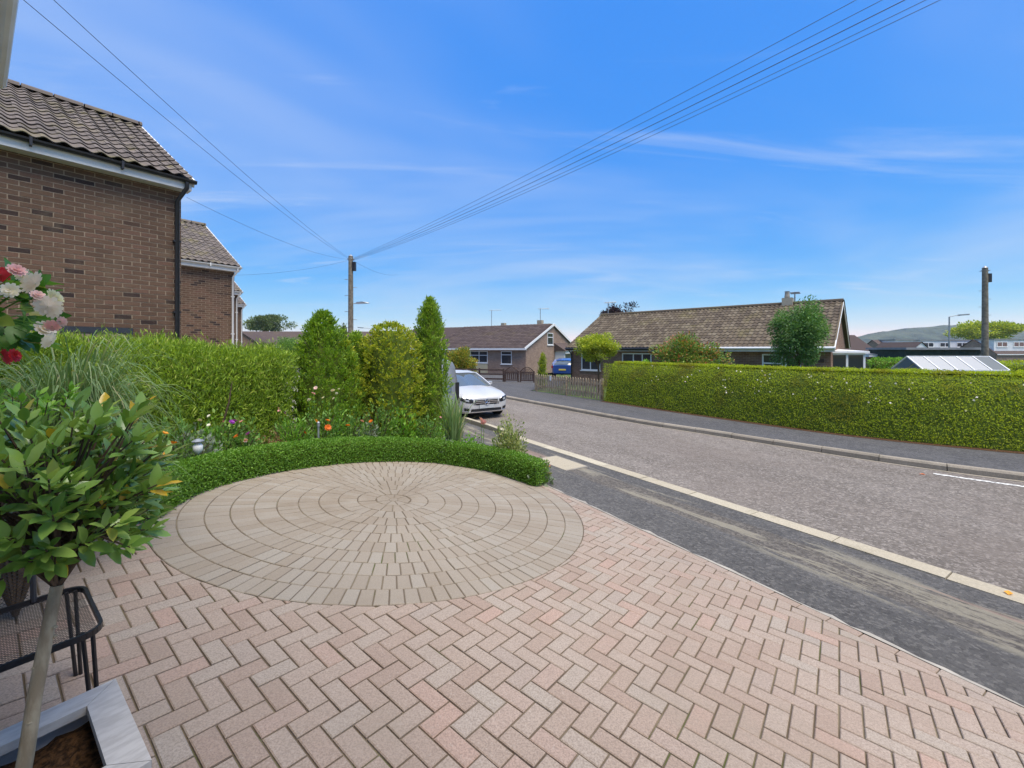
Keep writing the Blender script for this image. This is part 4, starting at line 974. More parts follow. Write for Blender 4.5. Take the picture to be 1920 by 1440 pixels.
rf = empty('rail_fence', gp - gd * 5.2, grz, 'dark horizontal rail fence beside the arched gates', 'fence')
for z in (.12, .42, .70):
    m = MB(); m.box(0, 5.15, -.02, .02, z, z + .1); m.build('rail', 'dark_brown_wood', rf)
for i in range(4):
    m = MB(); m.box(1.7 * i, 1.7 * i + .09, .022, .10, 0, .85); m.build('post', 'dark_brown_wood', rf)
sheet('gravel_forecourt', [(-9, 33), (-5.7, 28.9), (-.55, 27.4), (1.6, 26.7), (2.2, 34), (-7.5, 39.5)], .09, 'concrete_pale', 'pale forecourt behind the rail fence')

# ------------------------------------------------------------------ vehicles
from mathutils.bvhtree import BVHTree
def loft(secs, close=True):
    """sections of equal point count (x, [(y,z)...] half profile bottom to top), mirrored"""
    m = MB(); n = len(secs[0][1]); ring = 2 * n
    vs = []
    for x, pr in secs:
        vs += [(x + (p[2] if len(p) > 2 else 0), p[0], p[1]) for p in pr] + [(x + (p[2] if len(p) > 2 else 0), -p[0], p[1]) for p in reversed(pr)]
    fs = [(i * ring + k, i * ring + (k + 1) % ring, (i + 1) * ring + (k + 1) % ring, (i + 1) * ring + k) for i in range(len(secs) - 1) for k in range(ring)]
    fs += [tuple(range(ring)), tuple(range(len(secs) * ring - 1, (len(secs) - 1) * ring - 1, -1))]
    return m.add(vs, fs)
def wheel(parent, x, y, r, wd=.21):
    s = 1 if y > 0 else -1
    m = MB(); m.lathe([(r * .62, -wd / 2), (r * .93, -wd / 2), (r, -wd * .35), (r, wd * .35), (r * .93, wd / 2), (r * .62, wd / 2)], (0, 0, 0), 24, 'y')
    e = m.build('wheel', 'tyre', parent, smooth=True); e.location = (x, y, r)
    m = MB(); m.lathe([(.03, s * wd * .42), (r * .62, s * wd * .36), (r * .63, 0)], (0, 0, 0), 20, 'y'); m.build('rim', 'galvanised', e)
    return e
def car(loc, heading, paintm, label, name='car', emblem=True, plate='plate_grey', plate_rear=None):
    r = empty(name, loc, heading, label, 'car')
    def sec(x, w_, zb, zs, zt, crown=.03, dx=0):
        return (x, [(0, zb), (w_ * .86, zb), (w_ * .97, zb + .10), (w_, zb + .24), (w_, zs - .10), (w_ * .985, zs), (w_ * .90, zt - .012), (w_ * .45, zt + crown * .7), (0, zt + crown)])
    body = loft([sec(2.13, .46, .30, .55, .60, .02), sec(2.115, .60, .24, .58, .645, .025), sec(2.06, .745, .20, .63, .70, .03), sec(1.94, .84, .19, .69, .755, .035), sec(1.70, .885, .19, .75, .82, .045),
                 sec(1.30, .895, .19, .81, .885, .05), sec(.92, .895, .19, .86, .935, .045), sec(.3, .89, .19, .90, .955, .02), sec(-.8, .89, .19, .93, .97, .02), sec(-1.5, .88, .2, .95, .985, .02), sec(-1.95, .82, .26, .93, .97, .02), sec(-2.12, .70, .34, .85, .90, .02)])
    bo = body.build('body', paintm, r, smooth=True)
    bvh = BVHTree.FromPolygons([Vector(v_) for v_ in body.v], body.f)
    def on(y, z, d=.012):
        h_ = bvh.ray_cast(Vector((3, y, z)), Vector((-1, 0, 0))); p_ = h_[0] if h_[0] is not None else Vector((1.9, y, z)); n_ = h_[1] if h_[1] is not None else Vector((1, 0, 0))
        if n_.x < 0: n_ = -n_
        return p_ + n_ * d
    def skin(name_, rows, mat_, parent_, d=.012):
        """panel that follows the nose: rows of (y, z) points, same count"""
        k_ = len(rows[0]); q_ = MB(); q_.add([on(y, z, d) for rw in rows for y, z in rw], [(i * k_ + j, i * k_ + j + 1, (i + 1) * k_ + j + 1, (i + 1) * k_ + j) for i in range(len(rows) - 1) for j in range(k_ - 1)])
        return q_.build(name_, mat_, parent_)
    def lerp_rows(lo, hi, n=4): return [[(a[0] + (b[0] - a[0]) * i / n, a[1] + (b[1] - a[1]) * i / n) for a, b in zip(lo, hi)] for i in range(n + 1)]
    def gs(x, wb, zb, wt, zt): return (x, [(0, zb), (wb, zb), ((wb + wt) / 2 + .025, (zb + zt) / 2), (wt, zt - .03), (wt * .55, zt), (0, zt + .012)])
    gh = loft([gs(1.02, .76, .93, .74, .955), gs(.62, .79, .93, .67, 1.15), gs(.20, .80, .93, .60, 1.345), gs(-.35, .80, .93, .585, 1.41), gs(-1.0, .79, .94, .575, 1.395), gs(-1.6, .77, .94, .55, 1.30), gs(-1.93, .70, .94, .56, 1.10), gs(-2.04, .62, .94, .56, .97)])
    gh.build('windows', 'car_glass', r, smooth=True)
    rp = MB(); X = [.22, -.05, -.35, -1.0, -1.6, -1.72]; Z = [1.352, 1.392, 1.418, 1.405, 1.31, 1.27]; W_ = [.605, .60, .59, .58, .56, .55]
    for i in range(5):
        a = [(X[i], -W_[i], Z[i] - .025), (X[i], -W_[i] * .55, Z[i] + .006), (X[i], W_[i] * .55, Z[i] + .006), (X[i], W_[i], Z[i] - .025)]
        b = [(X[i + 1], -W_[i + 1], Z[i + 1] - .025), (X[i + 1], -W_[i + 1] * .55, Z[i + 1] + .006), (X[i + 1], W_[i + 1] * .55, Z[i + 1] + .006), (X[i + 1], W_[i + 1], Z[i + 1] - .025)]
        rp.add(a + b, [(0, 1, 5, 4), (1, 2, 6, 5), (2, 3, 7, 6)])
    for s in (-1, 1):
        rp.bar((1.0, s * .775, .955), (.60, s * .70, 1.155), .05, .05); rp.bar((.60, s * .70, 1.155), (.22, s * .61, 1.335), .05, .05); rp.bar((.22, s * .61, 1.335), (-.5, s * .60, 1.39), .04, .05); rp.bar((-.5, s * .60, 1.39), (-1.65, s * .575, 1.28), .04, .05)
        rp.bar((-1.62, s * .58, 1.29), (-1.95, s * .735, .96), .24, .05, (1, 0, .4)); rp.bar((-.35, s * .605, 1.37), (-.42, s * .825, .95), .03, .07, (1, 0, 0))
    rp.build('roof', paintm, r, smooth=True)
    for s in (-1, 1):
        m_ = MB(); m_.add([(.70, s * .87, .93), (.70, s * 1.02, .95), (.56, s * 1.02, .95), (.56, s * .87, .93), (.72, s * .90, 1.04), (.71, s * 1.03, 1.05), (.57, s * 1.03, 1.05), (.56, s * .90, 1.04)],
                          [(0, 1, 2, 3), (4, 5, 6, 7), (0, 1, 5, 4), (1, 2, 6, 5), (2, 3, 7, 6), (3, 0, 4, 7)]); m_.build('mirror', paintm, r)
        ho = skin('headlight', lerp_rows([(s * .47, .525), (s * .56, .520), (s * .66, .535), (s * .75, .57), (s * .825, .62)], [(s * .46, .610), (s * .56, .650), (s * .66, .672), (s * .75, .69), (s * .835, .70)]), 'car_trim', r)
        skin('lens', lerp_rows([(s * .60, .56), (s * .66, .57), (s * .71, .585)], [(s * .60, .615), (s * .66, .625), (s * .71, .635)], 2), 'lamp_glass', ho, .02)
        skin('daylight_strip', lerp_rows([(s * .48, .612), (s * .56, .642), (s * .66, .664), (s * .76, .682)], [(s * .48, .622), (s * .56, .652), (s * .66, .674), (s * .76, .692)], 1), 'chrome', ho, .02)
        m_ = MB(); m_.lathe([(.365, -.01), (.365, .012), (.29, .014)], (0, 0, 0), 22, 'y'); arch = m_.build('wheel_arch', 'car_trim', r); arch.location = (1.34, s * .884, .33)
        arch2 = bpy.data.objects.new('wheel_arch', arch.data); COL.objects.link(arch2); arch2.parent = r; arch2.location = (-1.36, s * .878, .33)
        wheel(r, 1.34, s * .80, .315); wheel(r, -1.36, s * .795, .315)
        m_ = MB(); m_.obox((-2.03, s * .70, .80), (.05, -s * .06, 0), (0, s * .08, 0), (0, 0, .09)); m_.build('tail_light', 'lamp_red', r)
        skin('side_intake', lerp_rows([(s * .58, .275), (s * .66, .28), (s * .73, .30)], [(s * .60, .36), (s * .67, .37), (s * .74, .385)], 2), 'car_trim', r)
    Y = (-.42, -.28, -.14, 0, .14, .28, .42)
    gr = skin('grille', lerp_rows([(y * .84, .455) for y in Y], [(y, .605) for y in Y]), 'car_trim', r)
    for z in (.500, .555):
        skin('bar', lerp_rows([(y * .92, z) for y in Y], [(y * .92, z + .024) for y in Y], 1), 'chrome', gr, .03)
    if emblem:
        c = on(0, .535, .045); m_ = MB(); m_.tube([c + Vector((0, .085 * math.cos(a), .085 * math.sin(a))) for a in np.linspace(0, 2 * PI, 25)], .011, 6, False)
        for k in range(3):
            a = PI / 2 + k * 2 * PI / 3; e_ = Vector((0, math.cos(a), math.sin(a))); p_ = Vector((0, -math.sin(a), math.cos(a)))
            m_.add([c + e_ * .083, c + p_ * .022, c - p_ * .022, c + Vector((.014, 0, 0)), c - Vector((.006, 0, 0))], [(0, 1, 3), (0, 3, 2), (0, 4, 1), (0, 2, 4)])
        m_.build('emblem', 'chrome', gr)
    xp = on(0, .40, .02).x; m_ = MB(); m_.box(xp, xp + .015, -.26, .26, .345, .455); m_.build('number_plate', plate, r)
    YY = (-.55, -.36, -.18, 0, .18, .36, .55)
    skin('lower_intake', lerp_rows([(y, .255) for y in YY], [(y * .96, .335) for y in YY], 2), 'car_trim', r)
    m_ = MB()
    for s in (-1, 1):
        pts = [on(0, .245, .02), on(s * .4, .242, .02), on(s * .62, .245, .02), on(s * .76, .27, .02)]
        for p_, q_ in zip(pts[:-1], pts[1:]): m_.bar(p_, q_, .04, .022)
    m_.build('splitter', 'chrome', r)
    skin('bonnet_line', lerp_rows([(y, .628) for y in Y], [(y, .633) for y in Y], 1), 'car_trim', r, .006)
    if plate_rear:
        m_ = MB(); m_.box(-2.15, -2.13, -.26, .26, .55, .66); m_.build('number_plate', plate_rear, r)
    return r
ch_ = math.atan2(-.843, .539)
fc = Vector((-.80, 13.25, 0)); hd = Vector((.539, -.843, 0))
car(fc - hd * 2.13 + Vector((0, 0, .015)), ch_, 'paint_white', 'white hatchback with chrome star grille parked at the near kerb')
car(at(1066, 703, 33).xy.to_3d() + Vector((0, 0, .10)), math.radians(70), 'paint_blue', 'blue car seen from behind beside the long bungalow', 'car', False, 'plate_grey', 'plate_yellow')
# van seen from behind
vr = Vector((-1.30, 10.5, .14)); vh = math.atan2(RT[1], RT[0])
vc = vr - Vector((RN[0], RN[1], 0)) * .90
van = empty('van', vc, vh, 'grey panel van half hidden behind the tall conifer', 'van')
def vs_(x, w_, zb, zt, ins=.10): return (x, [(0, zb), (w_ * .95, zb), (w_, zb + .12), (w_, .95), (w_ - .035, 1.30), (w_ - ins, zt - .16), (w_ - ins - .06, zt - .05), (w_ - ins - .18, zt), (0, zt + .02)])
loft([vs_(0, .84, .38, 1.74, .13), vs_(.06, .89, .33, 1.79), vs_(.5, .91, .25, 1.83), vs_(1.8, .91, .24, 1.84), vs_(2.7, .91, .24, 1.80), vs_(3.1, .90, .24, 1.62, .14), vs_(3.5, .89, .24, 1.16, .12), vs_(4.1, .84, .26, .98, .10), vs_(4.36, .70, .32, .82, .08)]).build('body', 'paint_grey', van, smooth=True)
for s in (-1, 1):
    m = MB(); m.add([(.02, s * .06, 1.02), (.02, s * .68, 1.02), (.055, s * .66, 1.40), (.085, s * .58, 1.60), (.085, s * .06, 1.60)], [(0, 1, 2, 3, 4)]); o = m.build('rear_window', 'car_glass', van); o.location = (-.035, 0, 0)
    m = MB(); m.obox((.02, s * .83, .98), (.03, 0, 0), (0, s * .05, 0), (0, 0, .26)); m.build('tail_light', 'car_trim', van)
    wheel(van, .72, s * .82, .32); wheel(van, 3.45, s * .82, .32)
    m = MB(); m.add([(1.9, s * .935, 1.05), (2.75, s * .935, 1.05), (2.6, s * .87, 1.52), (1.9, s * .87, 1.52)], [(0, 1, 2, 3)]); m.build('side_window', 'car_glass', van)
m = MB(); m.box(-.03, .02, -.006, .006, .45, 1.70); m.build('door_seam', 'car_trim', van)
m = MB(); m.box(-.05, 0, .06, .40, .86, .92); m.build('handle', 'car_trim', van)
m = MB(); m.box(-.09, .04, -.86, .86, .28, .48); m.build('bumper', 'car_trim', van)
# ------------------------------------------------------------------ planting helpers
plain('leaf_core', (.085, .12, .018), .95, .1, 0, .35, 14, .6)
plain('twig', (.10, .07, .045), .9, .2, 0, .3, 20, .4)
def arc(P):
    d = np.r_[0, np.cumsum(np.linalg.norm(np.diff(P, axis=0), axis=1))]; return d
def along(P, s):
    d = arc(P); s = np.clip(s, 0, d[-1]); i = np.clip(np.searchsorted(d, s, 'right') - 1, 0, len(P) - 2)
    k = (s - d[i]) / np.maximum(d[i + 1] - d[i], 1e-9); p = P[i] + (P[i + 1] - P[i]) * k[:, None]
    T = np.gradient(P, axis=0); T = nrm(T); t_ = nrm(T[i] + (T[np.minimum(i + 1, len(P) - 1)] - T[i]) * k[:, None]); return p, t_
def wob(a, b, c, s=1.0):
    return (np.sin(a * 1.3 * s + 1.1) * np.cos(b * 1.7 * s + .3) + .6 * np.sin(a * 3.1 * s + c * 2.3 * s) + .5 * np.cos(b * 3.7 * s + c * 1.9 * s + 2) + .35 * np.sin((a + b) * 6.3 * s + c * 5 * s)) / 2.2
def hedge(name, label, path, d, h, zf, n, L, W, mat, out=.8, up=.35, disp=.05, shag=.03, pw=5, group=None, deep=.10, cat='hedge', holes=0.0, batter=0.0):
    P = np.array(path, float); mid = along(P, np.array([arc(P)[-1] / 2]))[0][0]; org = np.array((mid[0], mid[1], zf(*mid)))
    r = empty(name, tuple(org), 0, label, cat, group)
    ph = np.linspace(0, PI, 60); cx_ = d / 2 * (1 - np.sign(np.cos(ph)) * np.abs(np.cos(ph)) ** (2 / pw)); cz_ = h * np.abs(np.sin(ph)) ** (2 / pw)
    cx_ = cx_ + batter * cz_ * np.where(cx_ < d / 2, 1, -.5); CN = np.stack([cx_, cz_], 1); ca = arc(CN); LT = arc(P)[-1]
    # ends included by sampling s beyond the path and wrapping onto end caps
    s = RNG.random(n) * (LT + d * 1.2) - d * .6; cap = (s < 0) | (s > LT)
    q = RNG.random(n) * ca[-1] * .999
    w_ = RNG.random(n); q = np.where(w_ < .75, q * (1 - .38), q)          # favour the front and top
    i = np.clip(np.searchsorted(ca, q, 'right') - 1, 0, len(CN) - 2); k = ((q - ca[i]) / (ca[i + 1] - ca[i]))[:, None]
    c = CN[i] + (CN[i + 1] - CN[i]) * k; tg_ = nrm(CN[i + 1] - CN[i]); cn = np.stack([-tg_[:, 1], tg_[:, 0]], 1)
    c[cap] = np.stack([RNG.random(cap.sum()) * d, RNG.random(cap.sum()) * h * .97], 1)
    p, t_ = along(P, s); lf = np.stack([-t_[:, 1], t_[:, 0]], 1)
    z0 = np.array([zf(x, y) for x, y in p])
    C = np.stack([p[:, 0] + lf[:, 0] * c[:, 0], p[:, 1] + lf[:, 1] * c[:, 0], z0 + c[:, 1]], 1)
    NV = np.stack([lf[:, 0] * cn[:, 0], lf[:, 1] * cn[:, 0], cn[:, 1]], 1)
    sg = np.where(s < 0, -1, 1)[:, None]
    NV[cap] = np.concatenate([t_ * sg, np.zeros((n, 1))], 1)[cap]
    C[cap, :2] += (t_ * sg * np.minimum(np.abs(np.where(s < 0, s, s - LT)), .06)[:, None])[cap]
    wv = wob(C[:, 0], C[:, 1], C[:, 2], 1.6)
    C = C + NV * (disp * wv + RNG.normal(0, shag, n) - deep * RNG.random(n) ** 3)[:, None]
    AX = NV * out + np.array((0, 0, up)) + RNG.normal(0, .55, (n, 3))
    keep = np.ones(n, bool)
    if holes: keep = wob(C[:, 0], C[:, 1], C[:, 2], 4.5) > -holes
    C, AX, NV = C[keep], AX[keep], NV[keep]; nn = len(C)
    leaves('foliage', C, AX, L * RNG.uniform(.6, 1.25, nn), W * RNG.uniform(.7, 1.2, nn), mat, r, origin=org, face=NV * .75 + np.array((0, 0, .75)))
    # woody heart
    ss = np.linspace(.03, LT - .03, max(6, int(LT / .25))); p, t_ = along(P, ss); lf = np.stack([-t_[:, 1], t_[:, 0]], 1); m = MB(); K = 10
    ii = np.linspace(0, len(CN) - 1, K).astype(int); f_ = []
    for j in range(len(ss)):
        z_ = zf(*p[j])
        for kk in ii:
            u = d / 2 + (CN[kk, 0] - d / 2) * (1 - 2 * deep / d) ; zz_ = max(0, CN[kk, 1] - deep)
            m.v.append((p[j, 0] + lf[j, 0] * u - org[0], p[j, 1] + lf[j, 1] * u - org[1], z_ + zz_ - org[2]))
    for j in range(len(ss) - 1):
        for a in range(K - 1): f_.append((j * K + a, j * K + a + 1, (j + 1) * K + a + 1, (j + 1) * K + a))
    f_ += [tuple(range(K)), tuple(range(len(ss) * K - 1, (len(ss) - 1) * K - 1, -1))]; m.f = f_
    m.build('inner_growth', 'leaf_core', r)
    return r
def conifer(loc, h, rad, prof, n, L, W, mat, label, up=.9, out=.5, lump=.12, group=None, cat='conifer', name='conifer_tree'):
    r = empty(name, loc, 0, label, cat, group)
    per = 16; ns = n // per
    z = RNG.random(ns) ** .85; th = RNG.random(ns) * 2 * PI; pr = np.interp(z, *prof)
    lm = 1 + lump * (np.sin(th * 4 + z * 13) * np.cos(th * 3 - z * 19 + 1) + .7 * np.sin(th * 7 + z * 31) + .6 * np.cos(z * 47 + th * 3)) + RNG.normal(0, .07, ns)
    rr = rad * pr * lm * (1 - .28 * RNG.random(ns) ** 2)
    S0 = np.stack([rr * np.cos(th), rr * np.sin(th), z * h], 1); OUT = np.stack([np.cos(th), np.sin(th), np.zeros(ns)], 1)
    D0 = nrm(OUT * out + np.array((0, 0, up)) + RNG.normal(0, .25, (ns, 3))); SP = nrm(np.cross(D0, OUT + RNG.normal(0, .5, (ns, 3))))
    i = np.repeat(np.arange(ns), per); n = ns * per; k = RNG.random(n); sl = (L * 1.9 * RNG.uniform(.6, 1.35, ns))[i]
    side = RNG.normal(0, .55, n)
    C = S0[i] + D0[i] * (k * sl)[:, None] + SP[i] * (side * sl * .35 * (1 - .6 * k))[:, None] - D0[i] * (sl * .5)[:, None]
    AX = D0[i] + SP[i] * (side * .9)[:, None] + RNG.normal(0, .18, (n, 3)); r0_ = (RNG.random(ns)[i] * .65 + RNG.random(n) * .35)
    leaves('crown', C, AX, L * .62 * RNG.uniform(.6, 1.3, n), W * .8 * RNG.uniform(.7, 1.2, n), mat, r, face=OUT[i] + np.array((0, 0, .5)), rnd=r0_)
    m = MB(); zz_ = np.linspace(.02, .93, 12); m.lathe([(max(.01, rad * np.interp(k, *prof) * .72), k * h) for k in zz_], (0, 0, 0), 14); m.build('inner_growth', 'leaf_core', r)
    m = MB(); m.tube([(0, 0, -.05), (0, 0, h * .5), (0, 0, h * .9)], [.05 * rad / .4, .035 * rad / .4, .01], 7); m.build('trunk', 'bark_brown', r)
    return r
def tree(name, loc, trunk_h, cen, rad, n, L, W, mat, label, cat='tree', clumps=26, tr=.06, group=None, cl=.36, dens=None, droop=0.0, limbs=5):
    """cen: crown centre above loc; rad: three radii"""
    r = empty(name, loc, 0, label, cat, group); cen = np.array(cen, float); rad = np.array(rad, float)
    CC = nrm(RNG.normal(size=(clumps, 3))) * (RNG.uniform(.35, .86, clumps))[:, None]
    per = np.maximum(1, (n // clumps)); idx = np.repeat(np.arange(clumps), per); N_ = len(idx)
    off = nrm(RNG.normal(size=(N_, 3))) * (RNG.random(N_) ** .45)[:, None] * cl * RNG.uniform(.75, 1.25, clumps)[idx][:, None]
    U = CC[idx] + off; C = cen + U * rad
    AX = off * 1.2 + CC[idx] * .5 + RNG.normal(0, .35, (N_, 3)) + np.array((0, 0, .15 - droop))
    leaves('crown', C, AX, L * RNG.uniform(.6, 1.3, N_), W * RNG.uniform(.7, 1.25, N_), mat, r, face=np.tile([0, 0, 1.0], (N_, 1)))
    m = MB(); base = Vector((0, 0, -.05)); top = Vector((cen[0] * .6, cen[1] * .6, trunk_h))
    m.tube([base, base.lerp(top, .5) + Vector((tr * .4, 0, 0)), top], [tr, tr * .8, tr * .65], 9)
    for k in range(limbs):
        e = Vector(cen + CC[k % clumps] * rad * .8); mid = top.lerp(e, .5) + Vector((0, 0, .08 * rad[2])); m.tube([top - Vector((0, 0, .1 * trunk_h * (k % 3) / 2)), mid, e], [tr * .55, tr * .35, tr * .12], 6)
    m.build('trunk', 'bark_brown', r, smooth=True)
    return r
def drive_pt(x, y):
    u = (x - 960) / FPX; v = (y - 655) / FPX; D = 1.67106 / (v - PA * u - PB); return (u * D, D)
BEDZ = lambda x, y: dz(x, y) + .02
# ------------------------------------------------------------------ bed, box hedge
BOX = [drive_pt(*p) for p in ((300, 975), (320, 957), (345, 941), (370, 928), (425, 908), (520, 886), (625, 871), (700, 866), (775, 866), (825, 869), (912, 883), (962, 899), (1000, 912))]
BOX = [(BOX[0][0] - .35, BOX[0][1] - .75)] + BOX
BOX = smooth_poly(BOX, 1)
sheet('flower_bed', [(x, y) for x, y in offset(BOX, .06)] + [nt_(3.88, 5.3), nt_(3.88, 7.7), (-2.2, 9.7), ab(3.0, 9.1), ab(-.2, 9.1), ab(-.2, 4.6)], BEDZ, 'soil', 'planted bed of dark soil behind the low box hedge')
hedge('box_hedge', 'low clipped box hedge curving round the paved circle', BOX, .29, .36, dz, 52000, .026, .016, 'leaf_box', out=.25, up=.5, disp=.010, shag=.008, pw=4, deep=.05)
# tall hedge along the boundary
TALL = [ab(a, 6.98) for a in np.linspace(-.6, 3.15, 10)]
hedge('conifer_hedge', 'tall shaggy green conifer hedge in front of the brick house', TALL, 1.0, 1.66, lambda x, y: BEDZ(x, y) * .35 + .33, 70000, .085, .013, 'leaf_leylandii', out=.4, up=.8, disp=.10, shag=.06, pw=4, deep=.16)
GB = lambda x, y: (x, y, BEDZ(x, y))
def onB(xp, B=6.9):
    u = (xp - 960) / FPX; D = B / (-.79 * u + .613); return (u * D, D)
cone = ([0, .12, .35, .65, .85, .95, 1], [.80, .98, 1.0, .80, .50, .25, .03])
spire = ([0, .1, .35, .6, .8, .93, 1], [.95, 1.0, .92, .80, .60, .34, .04])
dome = ([0, .1, .4, .7, .86, .95, 1], [.85, .97, 1.0, .95, .78, .52, .1])
def cplace(xp, ytop, B, rad_px, prof, n, L, W, mat, label, **k):
    x, y = onB(xp, B); z = BEDZ(x, y); top = CAM_Z - (ytop - 655) / FPX * y
    return conifer((x, y, z), top - z, rad_px / FPX * y, prof, n, L, W, mat, label, **k)
cplace(606, 590, 7.35, 62, cone, 26000, .085, .026, 'leaf_thuja', 'broad pointed green conifer left of the telegraph pole')
cplace(648, 640, 7.2, 29, spire, 8000, .06, .024, 'leaf_gold', 'golden speckled slim conifer between two green ones', lump=.2)
cplace(668, 626, 7.7, 42, cone, 13000, .08, .022, 'leaf_thuja', 'narrow green conifer below the telegraph pole')
cplace(733, 606, 7.2, 58, dome, 26000, .055, .03, 'leaf_gold', 'rounded golden green conifer beside the tallest spire', up=.55, out=.7, lump=.10)
cplace(806, 562, 7.1, 37, spire, 22000, .08, .024, 'leaf_thuja', 'tallest narrow spire conifer hiding the grey van')
# climbing stem leaning in the tall hedge
x, y = onB(405, 6.85); m = MB(); m.tube([(0, 0, 0), (.05, 0, .35), (.16, .03, .8), (.2, .04, 1.1)], [.018, .016, .011, .005], 6); o = m.build('dead_stem', 'twig'); o.location = GB(x, y); tag(o, 'bare dead stem leaning against the tall hedge', 'stem')

# ------------------------------------------------------------------ perennials
def blades(name, loc, n, h, spread, width, mat, parent=None, seg=6, droop=1.0, up_var=.5, seed_dir=None):
    th = RNG.random(n) * 2 * PI; hl = h * RNG.uniform(.55, 1.1, n); sp = spread * RNG.uniform(.25, 1.1, n); T = np.linspace(0, 1, seg + 1)
    b = np.stack([RNG.normal(0, .05, n), RNG.normal(0, .05, n)], 1); D2_ = np.stack([np.cos(th), np.sin(th)], 1)
    if seed_dir is not None: D2_ = nrm(D2_ + np.array(seed_dir))
    rad_ = sp[:, None] * T[None] ** 1.35; zz_ = hl[:, None] * (T[None] * 1.9 - droop * T[None] ** 2.2 * RNG.uniform(.75, 1.25, n)[:, None])
    zz_ = zz_ / (1.9 - .75)
    Pc = np.stack([b[:, :1] + D2_[:, :1] * rad_, b[:, 1:] + D2_[:, 1:] * rad_, np.maximum(zz_, -.02)], 2)
    S = np.stack([-D2_[:, 1], D2_[:, 0], RNG.normal(0, .3, n)], 1); S = nrm(S)
    wd = width * np.sin(PI * np.clip(T * .92 + .06, 0, 1))[None, :, None] * RNG.uniform(.6, 1.2, n)[:, None, None]
    V = np.concatenate([Pc - S[:, None] * wd / 2, Pc + S[:, None] * wd / 2], 1).reshape(-1, 3); k = seg + 1
    q = np.array([(i, i + 1, k + i + 1, k + i) for i in range(seg)]); F = (q[None] + (np.arange(n) * 2 * k)[:, None, None]).reshape(-1, 4)
    return np_mesh(name, V, F, np.repeat(RNG.random(n), seg), mat, parent)
def flower_mesh(n=9, r=.03, cup=.4, layers=2):
    m = MB()
    for l in range(layers):
        for i in range(n - 2 * l):
            a = 2 * PI * (i + .5 * l) / (n - 2 * l); rr = r * (1 - .3 * l); e = Vector((math.cos(a), math.sin(a), 0)); s = Vector((-math.sin(a), math.cos(a), 0)); zt = Vector((0, 0, 1))
            c0 = zt * (.15 * r * l); t1 = e * rr * .55 + zt * (cup * rr * (.5 + .5 * l)); t2 = e * rr + zt * (cup * rr * (.7 + .9 * l)) ; w_ = rr * 1.9 / (n - 2 * l) * 1.7
            m.add([c0, c0 + t1 + s * w_, c0 + t2 + s * w_ * .45, c0 + t2 - s * w_ * .45, c0 + t1 - s * w_], [(0, 1, 2, 3, 4)])
    me = bpy.data.meshes.new('flower'); me.from_pydata(m.v, [], m.f); me.update(); return me
FM = {}
def flower(parent, loc, r, mat, tilt=None, n=9, layers=2, cup=.4):
    key = (round(r, 4), mat, n, layers)
    if key not in FM:
        me = flower_mesh(n, r, cup, layers); me.materials.append(MATS[mat]); FM[key] = me
    o = bpy.data.objects.new('flower', FM[key]); COL.objects.link(o); o.parent = parent; o.location = loc
    o.rotation_euler = tilt if tilt is not None else (random.uniform(.3, 1.1), random.uniform(-.5, .5), random.uniform(0, 6))
    return o
def mound(xy, h, rad, n, L, W, mat, label, flowers=(), cat='plant', name='bedding_plant', zf=None, squash=1.0, stalks=True):
    z0 = (zf or BEDZ)(*xy); r = empty(name, (xy[0], xy[1], z0), 0, label, cat)
    th = RNG.random(n) * 2 * PI; ph = np.arccos(RNG.uniform(.0, 1, n)); k = RNG.random(n) ** .35
    U = np.stack([np.sin(ph) * np.cos(th), np.sin(ph) * np.sin(th), np.cos(ph)], 1); lum = 1 + .18 * np.sin(th * 4 + ph * 3) + .12 * np.sin(th * 7 + 2)
    C = U * k[:, None] * lum[:, None] * np.array((rad, rad * squash, h)) * .92; AX = U + np.array((0, 0, .4)) + RNG.normal(0, .45, (n, 3))
    leaves('foliage', C, AX, L * RNG.uniform(.6, 1.25, n), W * RNG.uniform(.7, 1.2, n), mat, r, face=U)
    m = MB()
    for i in range(9):
        a = 2 * PI * i / 9; m.tube([(0, 0, -.02), (.35 * rad * math.cos(a), .35 * rad * math.sin(a), h * .5), (.7 * rad * math.cos(a), .7 * rad * math.sin(a), h * .8)], [.008, .006, .003], 4)
    m.build('stems', 'twig', r)
    for (fx, fz, rr, mt) in flowers:
        fy = -rad * .55; flower(r, (fx, fy + random.uniform(-.1, .1), fz), rr, mt)
        m = MB(); m.tube([(fx * .4, fy * .3, h * .4), (fx, fy, fz)], .004, 4); m.build('flower_stalk', 'leaf_box', r)
    return r
def bedxy(xp, B=6.05):
    return onB(xp, B + float(np.interp(xp, [260, 330, 440, 520, 800], [.2, .28, .38, .55, .55])))
# orange day lilies
x, y = bedxy(262, 5.75); r = empty('day_lily', GB(x, y), 0, 'clump of orange day lilies at the left end of the box hedge', 'plant')
blades('foliage', None, 260, .42, .50, .017, 'leaf_grass', r, droop=1.25); m = MB()
for fx, fz in ((-.12, .42), (.02, .36), (.16, .50), (.25, .33), (-.3, .38), (.38, .47), (.30, .58)):
    flower(r, (fx, random.uniform(-.2, .1), fz), .036, 'petal_orange', n=6, layers=1, cup=.9); m.tube([(0, 0, 0), (fx, 0, fz)], .004, 4)
m.build('flower_stalks', 'leaf_grass', r)
mound(bedxy(322, 6.0), 0.71, .30, 700, .08, .03, 'leaf_mid', 'leafy green perennial behind the orange day lilies')
mound(bedxy(362, 5.95), 0.54, .33, 800, .06, .035, 'leaf_silver', 'blue green lacy foliage plant inside the box hedge')
mound(bedxy(420, 6.1), 0.67, .36, 800, .065, .04, 'leaf_mid', 'mid green leafy plant left of the purple flowers')
